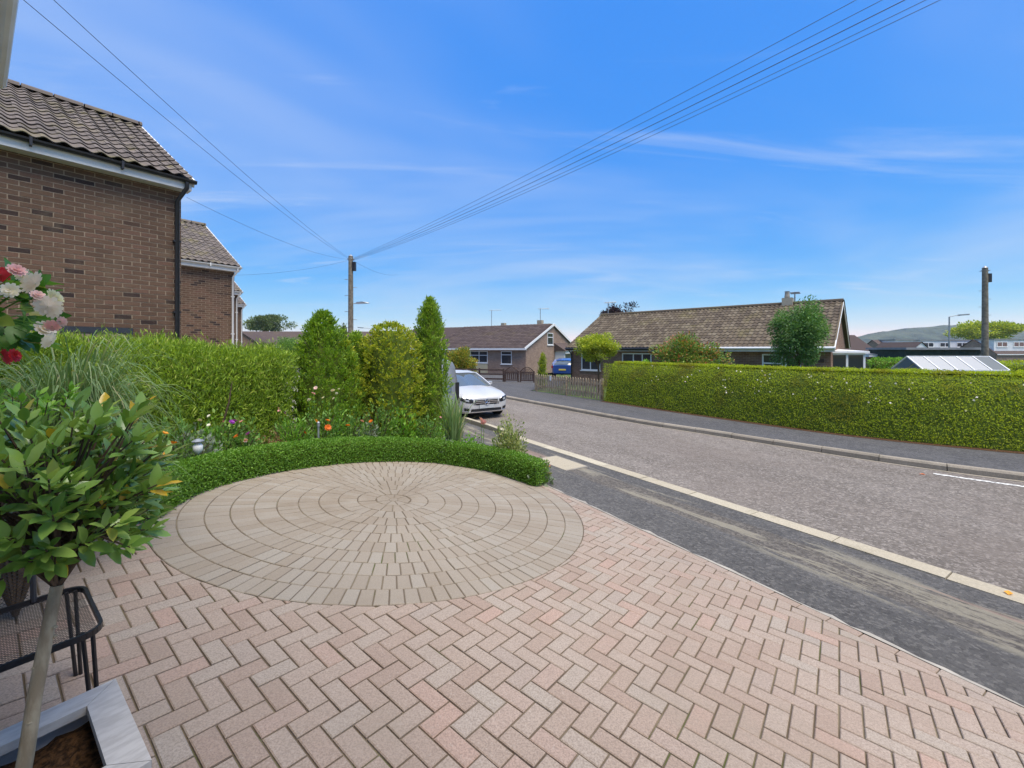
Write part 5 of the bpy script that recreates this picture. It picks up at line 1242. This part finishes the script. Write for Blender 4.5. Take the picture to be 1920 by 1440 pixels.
mound(bedxy(458, 6.0), 0.60, .26, 450, .06, .04, 'leaf_mid', 'plant with bright purple and pink flowers behind the box hedge',
      [(-.10, 0.61, 0.037, 'petal_purple'), (-.02, 0.63, 0.039, 'petal_purple'), (.06, 0.62, 0.034, 'petal_pink'), (.16, 0.46, 0.041, 'petal_purple'), (-.18, 0.61, 0.032, 'petal_pink'), (.10, 0.37, 0.034, 'petal_pink'), (.14, 0.38, 0.032, 'petal_pink'), (-.02, 0.43, 0.034, 'petal_orange')])
mound(bedxy(505, 5.95), 0.42, .27, 800, .04, .022, 'leaf_sedum', 'low russet brown leafed plant behind the box hedge')
mound(bedxy(553, 6.05), 0.64, .30, 600, .10, .02, 'leaf_bright', 'grassy bright green plant below the olive conifer')
mound(bedxy(600, 6.0), 0.80, .32, 650, .06, .035, 'leaf_mid', 'tall rose like plant with pale pink and orange blooms in mid bed',
      [(-.06, 1.00, 0.034, 'petal_pink'), (-.03, 1.09, 0.032, 'petal_pink'), (-.10, 0.91, 0.032, 'petal_white'), (.05, 0.59, 0.052, 'petal_orange'), (.22, 0.49, 0.053, 'petal_orange'), (.21, 0.59, 0.041, 'petal_orange'), (-.16, 0.40, 0.039, 'petal_orange'), (.25, 1.05, 0.034, 'petal_white'), (.16, 0.95, 0.032, 'petal_white')])
mound(bedxy(655, 6.1), 0.71, .40, 900, .06, .04, 'leaf_mid', 'dark green leafy plant with small orange blooms by the golden conifer', [(.08, 0.49, 0.040, 'petal_orange'), (.3, 0.56, 0.032, 'petal_pink'), (.42, 0.54, 0.037, 'petal_orange')])
mound(bedxy(712, 6.15), 0.88, .42, 1000, .06, .035, 'leaf_mid', 'bushy green plant below the rounded golden conifer')
mound(bedxy(752, 6.1), 0.80, .34, 700, .08, .05, 'leaf_bright', 'light green large leafed plant in front of the rounded golden conifer')
mound(bedxy(800, 6.0), 0.60, .38, 800, .06, .035, 'leaf_mid', 'low green plant at the foot of the tallest spire')
def at_n(xp, D): u = (xp - 960) / FPX; return (u * D, D)
x, y = at_n(851, 7.7); r = empty('sword_leaf_plant', GB(x, y), 0, 'spiky sword leafed plant in front of the parked white car', 'plant')
blades('foliage', None, 110, 1.05, .34, .03, 'leaf_grass', r, droop=.75)
mound(at_n(880, 7.35), .48, .28, 900, .05, .03, 'leaf_bright', 'soft light green plant right of the sword leaves')
mound(at_n(905, 7.25), .26, .20, 260, .09, .02, 'leaf_mid', 'pink lily above green leaves near the box hedge end', [(-.02, .80, .06, 'petal_pink'), (.03, .77, .055, 'petal_pink')])
mound(at_n(835, 7.25), .40, .14, 240, .06, .02, 'leaf_silver', 'slim grey leafed plant with a dark seed head by the spire')
mound(at_n(955, 7.12), .84, .31, 3600, .055, .026, 'leaf_varieg', 'cream variegated bushy shrub at the street end of the bed')
mound(at_n(925, 7.1), .40, .28, 700, .045, .025, 'leaf_mid', 'low dark green plant below the variegated shrub')
x, y = drive_pt(996, 908); mound((x + .1, y + .12), .26, .24, 150, .09, .07, 'leaf_silver', 'pale round leafed plant at the end of the box hedge', squash=.7)
x, y = drive_pt(1018, 905); mound((x + .0, y + .16), .30, .16, 420, .045, .022, 'leaf_photinia', 'red tinged tuft at the very end of the box hedge')
mound(bedxy(395, 6.2), .55, .22, 420, .07, .03, 'leaf_bright', 'upright light green plant with cream flowers left of the purple ones', [(-.08, .62, .026, 'petal_white'), (.06, .68, .024, 'petal_white'), (.12, .58, .022, 'petal_white')])
mound(bedxy(535, 6.1), .62, .24, 420, .08, .025, 'leaf_mid', 'leafy plant with small pink spikes right of the russet plant', [(-.05, .72, .022, 'petal_pink'), (-.02, .77, .02, 'petal_pink'), (.1, .70, .022, 'petal_purple')])
mound(bedxy(628, 6.15), .75, .22, 480, .075, .032, 'leaf_bright', 'tall pale stemmed plant with cream flower spire by the orange blooms', [(.05, .92, .026, 'petal_white'), (.08, 1.0, .024, 'petal_white'), (.11, 1.07, .02, 'petal_white')])
mound(bedxy(685, 6.05), .50, .26, 520, .06, .04, 'leaf_silver', 'grey green foliage plant between the golden conifers')
mound(bedxy(775, 6.15), .62, .26, 520, .07, .04, 'leaf_mid', 'dark leafy plant between the golden conifer and tallest spire')
mound(bedxy(822, 6.05), .50, .24, 420, .06, .03, 'leaf_bright', 'light green plant right at the foot of the tallest spire', [(.05, .56, .026, 'petal_pink')])
# solar light globe
x, y = bedxy(371, 5.62); r = empty('solar_light', GB(x, y), 0, 'small clear globe garden light by the box hedge', 'garden light')
m = MB(); m.tube([(0, 0, 0), (0, 0, .32)], .008, 6); m.build('stake', 'galvanised', r)
m = MB(); m.lathe([(.02, 0), (.05, .04), (.05, .09), (.02, .13)], (0, 0, .32), 14); m.build('globe', 'upvc_white', r, smooth=True)
m = MB(); m.lathe([(.06, 0), (.065, .015), (.02, .04)], (0, 0, .45), 14); m.build('cap', 'galvanised', r)
x, y = bedxy(597, 5.72); r = empty('garden_stake', GB(x, y), 0, 'short silver stake light standing among the orange blooms', 'garden light')
m = MB(); m.tube([(0, 0, 0), (0, 0, .52)], .014, 8); m.build('post', 'galvanised', r); m = MB(); m.lathe([(.022, 0), (.024, .06), (.01, .075)], (0, 0, .52), 12); m.build('head', 'galvanised', r)
# fountain grass
r = empty('fountain_grass', GB(-3.30, 3.15), 0, 'large fountain of arching green grass at the left', 'grass clump')
blades('blades', None, 1700, 2.05, .74, .011, 'leaf_grass', r, seg=9, droop=1.45)
mound(ab(.75, 6.25), .85, .40, 900, .075, .04, 'leaf_mid', 'dark leafy shrub behind the arching grass', name='shrub', cat='shrub')
# ------------------------------------------------------------------ bay tree in its planter, bright shrub, begonias, chair
def leaf_hi(L, W, droop, fold, seg=5):
    V = []; F = []
    for i in range(seg + 1):
        t_ = i / seg; w_ = W * .5 * math.sin(PI * min(1, t_ ** .85 * .97 + .02)) ** .8; z = -droop * L * t_ * t_
        V += [(L * t_, -w_, z + fold * w_ + .04 * W * math.sin(t_ * 14)), (L * t_, 0, z), (L * t_, w_, z + fold * w_ + .04 * W * math.sin(t_ * 14 + 2))]
    for i in range(seg):
        a = i * 3; F += [(a, a + 3, a + 4, a + 1), (a + 1, a + 4, a + 5, a + 2)]
    return V, F
def leaf_set(mat, dims, name='leaf'):
    out_ = []
    for L, W, dr, fo in dims:
        V, F = leaf_hi(L, W, dr, fo); me = bpy.data.meshes.new(name); me.from_pydata(V, [], F); me.update(); me.materials.append(MATS[mat])
        me.polygons.foreach_set('use_smooth', [True] * len(me.polygons)); out_.append(me)
    return out_
def frame_of(ax, upv):
    ax = Vector(ax).normalized(); s = Vector(upv).cross(ax)
    if s.length < 1e-3: s = Vector((1, 0, 0)).cross(ax)
    s.normalize(); n_ = ax.cross(s); return Matrix((ax, s, n_)).transposed()
def leafy(parent, sprigs, meshes, per, spread=(.55, 1.15), name='leaf', limit=300, mat=None, scale=(.75, 1.15), stuff_name='inner_leaves'):
    """whorls of leaves round the end of each sprig (tip, direction)"""
    its = []
    for tip, d in sprigs:
        d = Vector(d).normalized(); s = d.orthogonal().normalized(); b = d.cross(s)
        for k in range(per):
            a = k * 2.4 + random.uniform(-.4, .4); lv = k / per; e = s * math.cos(a) + b * math.sin(a); sp = random.uniform(*spread) * (.45 + lv)
            ax = d * math.cos(sp) + e * math.sin(sp); p = Vector(tip) - d * (.085 * lv) + e * .004
            R = frame_of(ax, d * .8 + Vector((0, 0, .7)) + Vector((random.gauss(0, .25), random.gauss(0, .25), 0)))
            its.append(Matrix.Translation(p) @ R.to_4x4() @ Matrix.Scale(random.uniform(*scale), 4))
    random.shuffle(its)
    its.sort(key=lambda M_: (parent.matrix_world @ M_.translation).y if False else 0)
    for M_ in its[:limit]:
        o = bpy.data.objects.new(name, random.choice(meshes)); COL.objects.link(o); o.parent = parent; o.matrix_local = M_
    if len(its) > limit:
        V = np.array([v.co[:] for v in meshes[0].vertices]); F = np.array([p.vertices[:] for p in meshes[0].polygons])
        tag(replicate(stuff_name, V, F, [np.array(M_) for M_ in its[limit:]], RNG.random(len(its) - limit), mat, parent), kind='stuff')
# planter
PC = Vector((-1.46, 1.236, 0)); gz = dz(PC.x, PC.y)
plr = empty('planter', (PC.x, PC.y, gz), HROT, 'square pale grey wooden planter holding the bay tree', 'planter')
Z1 = .95 - gz; H_ = .26
for k in range(4):
    ca, sa = [(1, 0), (0, 1), (-1, 0), (0, -1)][k]; R = Matrix.Rotation(k * PI / 2, 4, 'Z')
    m = MB(); m.box(-H_ + .02, H_ - .02, -H_ + .012, -H_ + .034, -.02, Z1 - .03); o = m.build('side_board', 'planter_board', plr); o.matrix_local = R
    # mitred rim board
    m = MB(); i_, o_ = H_ - .088, H_; g_ = .0012
    m.add([(-o_ + g_, -o_, Z1 - .03), (o_ - g_, -o_, Z1 - .03), (i_ - g_, -i_, Z1 - .03), (-i_ + g_, -i_, Z1 - .03), (-o_ + g_, -o_, Z1), (o_ - g_, -o_, Z1), (i_ - g_, -i_, Z1), (-i_ + g_, -i_, Z1)],
          [(0, 3, 2, 1), (4, 5, 6, 7), (0, 1, 5, 4), (1, 2, 6, 5), (2, 3, 7, 6), (3, 0, 4, 7)]); o = m.build('rim_board', 'planter_board', plr); o.matrix_local = R
m = MB(); n_ = 22
for i in range(n_ + 1):
    for j in range(n_ + 1):
        x, y = -H_ + .035 + (2 * H_ - .07) * i / n_, -H_ + .035 + (2 * H_ - .07) * j / n_; m.v.append((x, y, Z1 - .095 + random.uniform(-.009, .009) + .012 * math.sin(i * .6) * math.cos(j * .5)))
m.f = [(i * (n_ + 1) + j, (i + 1) * (n_ + 1) + j, (i + 1) * (n_ + 1) + j + 1, i * (n_ + 1) + j + 1) for i in range(n_) for j in range(n_)]
m.build('compost', 'soil', plr)
bay = empty('bay_tree', (PC.x + .0, PC.y + .0, gz + Z1 - .1), 0, 'bay tree standard with glossy leaves growing in the grey planter', 'tree')
b0 = Vector((0, 0, -.02)); b1_ = Vector((.005, .05, .30)); b2_ = Vector((.012, .105, .60)); bc = Vector((-.01, .115, .895))
m = MB(); m.tube([b0, b0.lerp(b1_, .5) + Vector((.004, 0, 0)), b1_, b1_.lerp(b2_, .5) + Vector((-.004, .003, 0)), b2_], [.021, .019, .018, .0175, .016], 12)
for k in range(6):
    z = random.uniform(.1, .5); q = b0.lerp(b2_, z / .62); a = random.uniform(0, 6); m.lathe([(.004, -.004), (.008, 0), (.004, .004)], q + Vector((.017 * math.cos(a), .017 * math.sin(a), 0)), 6)
m.build('trunk', 'bay_bark', bay, smooth=True)
sprigs = []; br = MB()
for k in range(135):
    zf_ = 1 - 1.75 * (k + .5) / 135; af_ = k * 2.39996; sf_ = math.sqrt(max(0, 1 - zf_ * zf_)); u = Vector((sf_ * math.cos(af_), sf_ * math.sin(af_), zf_)) + Vector(RNG.normal(0, .08, 3))
    R_ = random.choice((1, 1, 1, .8, .62)) * random.uniform(.84, 1.04); tip = bc + Vector((u.x * .29, u.y * .29, u.z * .275 + .0)) * R_
    root_ = b2_ + Vector((0, 0, random.uniform(-.02, .22))); mid = root_.lerp(tip, .55) + Vector((0, 0, .03)); br.tube([root_, mid, tip], [.006, .0042, .002], 5)
    sprigs.append((tip, (tip - bc) * 1.0 + Vector((0, 0, .20))))
crown = br.build('crown', 'twig', bay)
leafy(crown, sprigs, leaf_set('leaf_bay', [(.070, .031, .10, .30), (.062, .029, .0, .22), (.075, .033, .12, .35), (.056, .026, .04, .28), (.068, .028, -.10, .3)]), 9, limit=300, mat='leaf_bay')
r = empty('seedling', (PC.x + .075, PC.y + .015, gz + Z1 - .10), 0, 'tiny bright green seedling in the planter soil', 'plant'); m = MB(); m.tube([(0, 0, 0), (0, 0, .03)], .003, 5); st = m.build('stem', 'leaf_box', r)
leafy(st, [(Vector((0, 0, .03)), (0, 0, 1))], leaf_set('leaf_bright', [(.03, .014, .1, .3)]), 8, spread=(.5, 1.0))
# bright evergreen shrub further back
sx, sy = -2.78, 2.36; sh = empty('shrub', (sx, sy, BEDZ(sx, sy)), 0, 'bright green glossy leaved shrub behind the bay tree', 'shrub'); sprigs = []; br = MB()
for k in range(85):
    u = Vector(nrm(RNG.normal(size=3))); u.z = abs(u.z) * 1.0 - .15; tip = Vector((u.x * .44, u.y * .44, .97 + u.z * .36)) * random.uniform(.86, 1.03); br.tube([(0, 0, 0), (tip.x * .35, tip.y * .35, tip.z * .55), tip], [.012, .007, .002], 5); sprigs.append((tip, Vector((tip.x, tip.y, .45))))
cr = br.build('branches', 'twig', sh); leafy(cr, sprigs, leaf_set('leaf_bright', [(.062, .024, .12, .3), (.07, .026, .2, .3), (.055, .022, .02, .25)]), 9, limit=300, mat='leaf_bright')
# hanging basket of begonias on a bracket
hb = Vector((-2.31, 1.80, 2.36)); bas = empty('hanging_basket', hb, 0, 'hanging basket of white and pink begonias at the left edge', 'basket')
m = MB(); m.lathe([(.02, -.17), (.08, -.15), (.11, -.10), (.12, -.05), (.11, -.05)], (0, 0, 0), 18); m.build('bowl', 'dark_brown_wood', bas, smooth=True)
top = Vector((0, 0, .62)); m = MB()
for k in range(3):
    a = 2 * PI * k / 3; m.tube([(.115 * math.cos(a), .115 * math.sin(a), -.05), top], .003, 4)
m.build('chains', 'black_steel', bas)
Aw = Vector((A2[0], A2[1], 0)); dist = hb.x * A2[0] + hb.y * A2[1] + .34
m = MB(); m.tube([top, top + Vector((0, 0, .04)), -Aw * dist + top + Vector((0, 0, .04))], .009, 6); m.tube([-Aw * dist + top + Vector((0, 0, .1)), -Aw * dist + top - Vector((0, 0, .25)), -Aw * dist * .3 + top + Vector((0, 0, .03))], .008, 6); m.build('bracket', 'black_steel', bas)
sprigs = []; br = MB()
for k in range(62):
    u = Vector(nrm(RNG.normal(size=3))); tip = Vector((u.x * .27, u.y * .27, .0 + u.z * .17)); br.tube([(0, 0, -.06), tip * .6, tip], [.004, .003, .002], 5); sprigs.append((tip, tip + Vector((0, 0, .06))))
cr = br.build('foliage', 'leaf_begonia', bas); leafy(cr, sprigs, leaf_set('leaf_begonia', [(.085, .06, .25, .2), (.075, .055, .1, .25), (.095, .062, .35, .15)]), 5, spread=(.6, 1.3), limit=300, mat='leaf_begonia')
FP = [(30, 508, .030, 'petal_pink'), (45, 516, .028, 'petal_white'), (66, 532, .046, 'petal_white'), (98, 560, .040, 'petal_white'), (90, 575, .042, 'petal_white'), (105, 582, .036, 'petal_white'), (78, 575, .03, 'petal_pink'), (82, 618, .036, 'petal_white'), (98, 612, .026, 'petal_pink'), (96, 640, .034, 'petal_white'), (0, 515, .032, 'petal_red'), (114, 603, .02, 'petal_pink'), (70, 555, .025, 'petal_pink'), (6, 670, .034, 'petal_red'), (24, 667, .028, 'petal_red'), (-40, 540, .05, 'petal_white'), (-70, 620, .045, 'petal_pink'), (20, 545, .03, 'petal_white')]
for x_, y_, r_, mt in FP:
    p = at(x_, y_, random.uniform(1.60, 1.72)) - hb; o = flower(bas, p, r_, mt, (random.uniform(.9, 1.5), random.uniform(-.3, .5), random.uniform(0, 6)), n=10, layers=4, cup=.35)
    m = MB(); m.tube([p * .55, p], .0018, 4); m.build('flower_stalk', 'leaf_begonia', bas)
# metal mesh garden chair
c0 = Vector((-1.675, 1.73, 0)); gzc = dz(c0.x, c0.y)
chr_ = empty('garden_chair', (c0.x, c0.y, gzc), HROT, 'black metal mesh garden chair beside the planter', 'chair')
SZ = 1.05 - gzc; SW = .52      # local x from -SW to 0 (A), y from 0 to SW (B)
def rrect(x0, x1, y0, y1, rad_, z, k=6):
    pts = []
    for cx_, cy_, a0 in ((x1 - rad_, y0 + rad_, -PI / 2), (x1 - rad_, y1 - rad_, 0), (x0 + rad_, y1 - rad_, PI / 2), (x0 + rad_, y0 + rad_, PI)):
        for i in range(k + 1): a = a0 + PI / 2 * i / k; pts.append((cx_ + rad_ * math.cos(a), cy_ + rad_ * math.sin(a), z))
    return pts
loop = rrect(-SW, 0, 0, SW, .07, SZ); m = MB()
for i in range(len(loop)): m.bar(loop[i], loop[(i + 1) % len(loop)], .012, .024)
m.build('seat_frame', 'black_steel', chr_)
def mesh_panel(u0, u1, v0, v1, fn, step, wd):
    m_ = MB(); n_u, n_v = int((u1 - u0) / step), int((v1 - v0) / step)
    for i in range(n_u + n_v):
        for sgn in (0, 1):
            t0_, t1_ = max(0, i - n_v), min(i, n_u)
            a = (u0 + t0_ * step, v0 + (i - t0_) * step); b = (u0 + t1_ * step, v0 + (i - t1_) * step)
            if sgn: a, b = (a[0], v0 + v1 - a[1]), (b[0], v0 + v1 - b[1])
            if abs(a[0] - b[0]) < 1e-6: continue
            m_.bar(fn(*a), fn(*b), wd, wd)
    return m_
mesh_panel(-SW + .012, -.012, .012, SW - .012, lambda u, v: (u, v, SZ - .004), .015, .0014).build('seat_mesh', 'black_steel', chr_)
mesh_panel(-SW + .03, -.17, 0.0, .38, lambda u, v: (u, SW - .01 + v * .22 , SZ + .02 + v), .015, .0014).build('back_mesh', 'black_steel', chr_)
m = MB(); bl = [(-.16, SW - .01, SZ), (-.16, SW + .07, SZ + .36), (-.20, SW + .085, SZ + .41), (-SW + .06, SW + .085, SZ + .41), (-SW + .02, SW + .07, SZ + .36), (-SW + .02, SW - .01, SZ)]
m.tube(bl, .011, 8); m.build('back_frame', 'black_steel', chr_)
for (lx, ly), (tx, ty) in (((-.03, .03), (.02, -.015)), ((-.03, SW - .03), (.02, .015)), ((-SW + .03, .03), (-.02, -.015)), ((-SW + .03, SW - .03), (-.02, .015))):
    for dd in (0, .028):
        zl = dz(*( (chr_.location + Vector((*ab(lx + tx, ly + ty), 0))).xy)) - gzc
        m = MB(); m.tube([(lx - dd, ly + dd * .4, SZ), (lx + tx - dd * .6, ly + ty, zl)], .0075, 8); m.build('leg', 'black_steel', chr_)
m = MB()
cu = MB(); cu.tube([(-.36, SW + .20, SZ - .1), (-.36, SW + .20, SZ + .0)], .001, 3)

# ------------------------------------------------------------------ planting across the street and beyond
hedge('clipped_hedge', 'long neatly clipped hedge along the far pavement', HEDGE_FRONT, 1.25, 1.56, lambda x, y: .12, 100000, .045, .022, 'leaf_hedge', out=.2, up=.5, disp=.035, shag=.008, pw=3.4, deep=.03, batter=.20)
hb_ = bpy.data.objects['clipped_hedge']; fP = np.array(HEDGE_FRONT); fs_ = RNG.random(150) ** .8 * arc(fP)[-1] * .62 + arc(fP)[-1] * .08; fp_, ft_ = along(fP, fs_); fz_ = RNG.uniform(.75, 1.5, 150)
fc_ = np.stack([fp_[:, 0] - ft_[:, 1] * (.17 * fz_ - .05), fp_[:, 1] + ft_[:, 0] * (.17 * fz_ - .05), .12 + fz_], 1)
leaves('bindweed_flowers', fc_, RNG.normal(0, 1, (150, 3)), .05, .045, 'petal_white', hb_, origin=np.array(hb_.location), face=np.tile([-.6, -.5, .6], (150, 1)))
tree('maple_tree', at(1122, 655, 19.6).xy.to_3d() + Vector((0, 0, .1)), 1.35, (0, 0, 2.18), (1.0, 1.0, .74), 9000, .085, .06, 'leaf_maple', 'small round yellow green tree above the picket fence end', tr=.07, clumps=30, cl=.34)
tree('photinia_bush', at(1287, 660, 17.4).xy.to_3d() + Vector((0, 0, .1)), .6, (0, 0, 1.75), (1.6, .95, 1.0), 15000, .11, .05, 'leaf_photinia', 'broad bush with red tips in front of the long bungalow', 'bush', tr=.08, clumps=46, cl=.34)
tree('rowan_tree', at(1497, 655, 14.6).xy.to_3d() + Vector((0, 0, .1)), 1.5, (0, 0, 2.68), (.90, .90, 1.2), 17000, .09, .036, 'leaf_rowan', 'dark green rowan tree rising above the clipped hedge', tr=.05, clumps=36, cl=.38, droop=.3)
conifer((1.62, 22.4, .12), 1.85, .27, spire, 2600, .09, .035, 'leaf_gold', 'small golden pillar conifer behind the picket fence')
tree('bush', (-3.5, 30.2, .08), .5, (0, 0, 1.25), (1.15, 1.1, 1.2), 9000, .12, .07, 'leaf_orange_tip', 'rounded bush with orange tips behind the white car', 'bush', tr=.08, clumps=40, cl=.34)
hedge('far_hedge', 'short green hedge left of the orange tipped bush', [(-7.5, 29.5), (-4.7, 29.0)], .8, 1.6, lambda x, y: .08, 3500, .09, .05, 'leaf_hedge')
tree('shrub', at(1208, 672, 19.0).xy.to_3d() + Vector((0, 0, .1)), .5, (0, 0, 1.25), (.42, .4, .55), 900, .09, .045, 'leaf_bright', 'small bright shrub left of the red tipped bush', 'shrub', tr=.03, clumps=12)
tree('purple_tree', (11.6, 45, 0), 4.0, (0, 0, 6.1), (1.9, 1.6, 1.15), 2200, .22, .12, 'leaf_purple', 'dark purple leafed tree behind the long bungalow roof', tr=.14, clumps=14, cl=.36)
tree('tree', (-52.5, 90, 0), 5.2, (0, 0, 7.9), (5.2, 4, 2.3), 5000, .45, .25, 'leaf_tree_far', 'wide hazy tree behind the far house at left', tr=.35, clumps=26, cl=.30)
tree('bush', (-18.7, 35, 0), .8, (0, 0, 2.25), (1.25, 1.2, 1.05), 5200, .13, .07, 'leaf_mid', 'clipped dark green ball bush left of the broad conifer', 'bush', tr=.1, clumps=44, cl=.32)
tree('tree', (113, 101, -.1), 4.0, (0, 0, 6.7), (7.6, 6, 2.6), 9000, .5, .3, 'leaf_maple', 'broad yellow green tree behind the far white houses', tr=.4, clumps=40, cl=.3)
for k, (xp, D, rr, lab) in enumerate(((812, 80, 2.4, 'dark far tree just left of the dark roofed bungalow'), (855, 95, 2.2, 'second dark far tree above the dark roof'))):
    p = at(xp, 640, D); tree('tree', (p.x, p.y, 0), 3.0, (0, 0, p.z), (rr, rr, 1.4), 1400, .4, .22, 'leaf_tree_far', lab, tr=.3, clumps=14)
p = at(646, 625, 48); conifer((p.x, p.y, 0), 5.3, .45, ([0, .45, .5, .8, 1], [.05, .06, .7, 1, .1]), 700, .2, .08, 'leaf_tree_far', 'thin distant conifer just left of the telegraph pole')
hedge('far_hedge', 'bright hedge behind the conservatory at right', [at(1640, 690, 21).xy, at(1700, 690, 20.5).xy], .8, 1.72, lambda x, y: 0, 2600, .09, .05, 'leaf_bright')
hedge('far_hedge', 'low bright hedge right of the greenhouse', [at(1868, 690, 19).xy, at(2060, 690, 18).xy], .9, 1.62, lambda x, y: 0, 4200, .09, .05, 'leaf_hedge')
# outbuildings at the right
def P2(x, D): return (x - 960) / FPX * D
gr_ = empty('garage', (P2(1630, 25), 25, 0), -.05, 'flat roofed garage with pale grey roof behind the conservatory', 'garage')
m = MB(); m.box(0, 2.2, 0, 5, 0, 1.75); m.build('wall', 'brick_red_wall', gr_, uvbox=True); m = MB(); m.box(-.12, 2.32, -.15, 5.15, 1.75, 1.92); m.build('fascia', 'cladding_white', gr_); m = MB(); m.add([(-.15, -.18, 1.93), (2.35, -.18, 1.93), (2.35, 5.2, 2.15), (-.15, 5.2, 2.15)], [(0, 1, 2, 3)]); m.build('roof', 'asphalt_flat_roof', gr_)
sd_ = empty('shed', (P2(1697, 23), 23, 0), -.05, 'dark green timber shed with a flat roof behind the greenhouse', 'shed')
m = MB(); m.box(0, 3.9, 0, 2.5, 0, 2.18); m.build('wall', 'shed_green', sd_); m = MB(); m.box(-.1, 4.0, -.2, 2.6, 2.18, 2.30); m.build('roof', 'lead_grey', sd_)
m = MB(); m.box(.45, 1.0, -.03, .0, .9, 1.6); wo_ = m.build('window', 'upvc_white', sd_); m = MB(); m.box(.52, .93, -.045, -.031, .97, 1.53); m.build('pane', 'window_glass', wo_)
m = MB(); m.box(1.25, 1.95, -.025, .0, .05, 1.95); m.build('door', 'shed_green', sd_)
for k in range(12):
    m = MB(); m.box(2.05 + .155 * k, 2.05 + .155 * k + .145, -.022, -.002, .05, 2.12); m.build('board', 'shed_green', sd_)
gh = empty('greenhouse', (P2(1732, 15.8), 15.8, 0), -.10, 'low greenhouse with milky panes behind the hedge', 'greenhouse')
m = MB(); Lg, zt_, ze_ = 2.9, 1.92, 1.42
for x in np.linspace(0, Lg, 6):
    m.bar((x, 0, 0), (x, 0, ze_), .04, .04, (1, 0, 0)); m.bar((x, 0, ze_), (x, .75, zt_), .04, .04); m.bar((x, 1.5, ze_), (x, .75, zt_), .04, .04); m.bar((x, 1.5, 0), (x, 1.5, ze_), .04, .04, (1, 0, 0))
for y_, z_ in ((0, ze_), (.75, zt_), (1.5, ze_), (0, .05), (1.5, .05)): m.bar((0, y_, z_), (Lg, y_, z_), .05, .05)
gf_ = m.build('frame', 'upvc_white', gh)
for i in range(5):
    xa, xb = Lg * i / 5 + .02, Lg * (i + 1) / 5 - .02
    for vs in ([(xa, .0, .1), (xb, .0, .1), (xb, .0, ze_), (xa, .0, ze_)], [(xa, .0, ze_), (xb, .0, ze_), (xb, .75, zt_), (xa, .75, zt_)], [(xa, 1.5, ze_), (xb, 1.5, ze_), (xb, .75, zt_), (xa, .75, zt_)]):
        m = MB(); m.add(vs, [(0, 1, 2, 3)]); m.build('pane', 'greenhouse_glass', gf_)
# far chalets at the right
def chalet(x0p, x1p, D, label, zR=4.3, dorm=((.15, .85),)):
    X0, X1 = P2(x0p, D), P2(x1p, D); r = far_house('chalet_house', (X0, D, -.1), 0.0, X1 - X0, 8, 1.5, zR, 'brick_pink_wall', 'roof_tile_dark', label, 'house', group='far chalet houses')
    Lh = X1 - X0
    for a, b in dorm:
        m = MB(); m.box(Lh * a, Lh * b, .6, 4, 1.9, zR - .15); dm = m.build('dormer', 'cladding_white', r)
        m = MB(); m.box(Lh * a - .2, Lh * b + .2, .4, 4, zR - .16, zR + .02); m.build('dormer_roof', 'lead_grey', dm)
        nw = max(1, int(Lh * (b - a) / 3))
        for i in range(nw):
            xa = Lh * a + Lh * (b - a) * (i + .15) / nw; xb = Lh * a + Lh * (b - a) * (i + .8) / nw; window(r, xa, xb, zR - 1.55, zR - .55, .55, ((xa + xb) / 2,), fr=.12)
    return r
chalet(1722, 1862, 88, 'far white dormered chalet left of the right telegraph pole', dorm=((.06, .97),))
chalet(1868, 1990, 80, 'far white dormered chalet at the right edge', dorm=((.02, .8),))
chalet(1604, 1655, 46, 'dark roofed far house just right of the long bungalow', 4.0, dorm=())
wg = far_house('chalet_house', (P2(1662, 70) + 4.2, 66, -.1), PI / 2, 7, 4.6, 1.4, 3.5, 'cladding_white', 'roof_tile_dark', 'small white gabled far house left of the dormers', 'house', group='far chalet houses')
chalet(1672, 1735, 76, 'far brown roof with one small white dormer', 4.1, dorm=((.2, .75),))
# wooded hill
xs = np.linspace(520, 2100, 130); ys = np.linspace(880, 1500, 40); prof = ([520, 700, 745, 830, 905, 985, 1050, 1110, 1250, 1500, 2100], [-4, 4, 26, 44, 54, 60, 62, 58, 66, 80, 70])
V = []; 
for j, y in enumerate(ys):
    for i, x in enumerate(xs):
        e = math.sin(min(1, (y - 880) / 130) * PI / 2); h = np.interp(x * 950 / max(y, 950) if y > 950 else x, *prof)
        V.append((x, y, -2 + max(0, h) * e + (2.2 * RNG.random() + 1.5 * math.sin(x * .11 + y * .07)) * (e > .2)))
nx = len(xs); F = np.array([(j * nx + i, j * nx + i + 1, (j + 1) * nx + i + 1, (j + 1) * nx + i) for j in range(len(ys) - 1) for i in range(nx - 1)])
o = np_mesh('hill', np.array(V), F, None, 'hill_woods', smooth=False); struct(o, 'low wooded hill on the horizon at the right')

# ------------------------------------------------------------------ the air: a faint even haze over the whole place
hm = bpy.data.materials.new('haze_air'); hm.use_nodes = True; hm.node_tree.nodes.clear(); MATS['haze_air'] = hm
pv = hm.node_tree.nodes.new('ShaderNodeVolumePrincipled'); ov = hm.node_tree.nodes.new('ShaderNodeOutputMaterial')
pv.inputs['Color'].default_value = (.80, .88, 1.0, 1); pv.inputs['Density'].default_value = .00023; pv.inputs['Anisotropy'].default_value = .2
hm.node_tree.links.new(pv.outputs[0], ov.inputs['Volume'])
m = MB(); m.box(-1700, 2200, -460, 2700, -1.3, 96); hz = m.build('haze', 'haze_air'); tag(hz, 'thin pale haze in the air over the far hill', 'haze', kind='stuff')
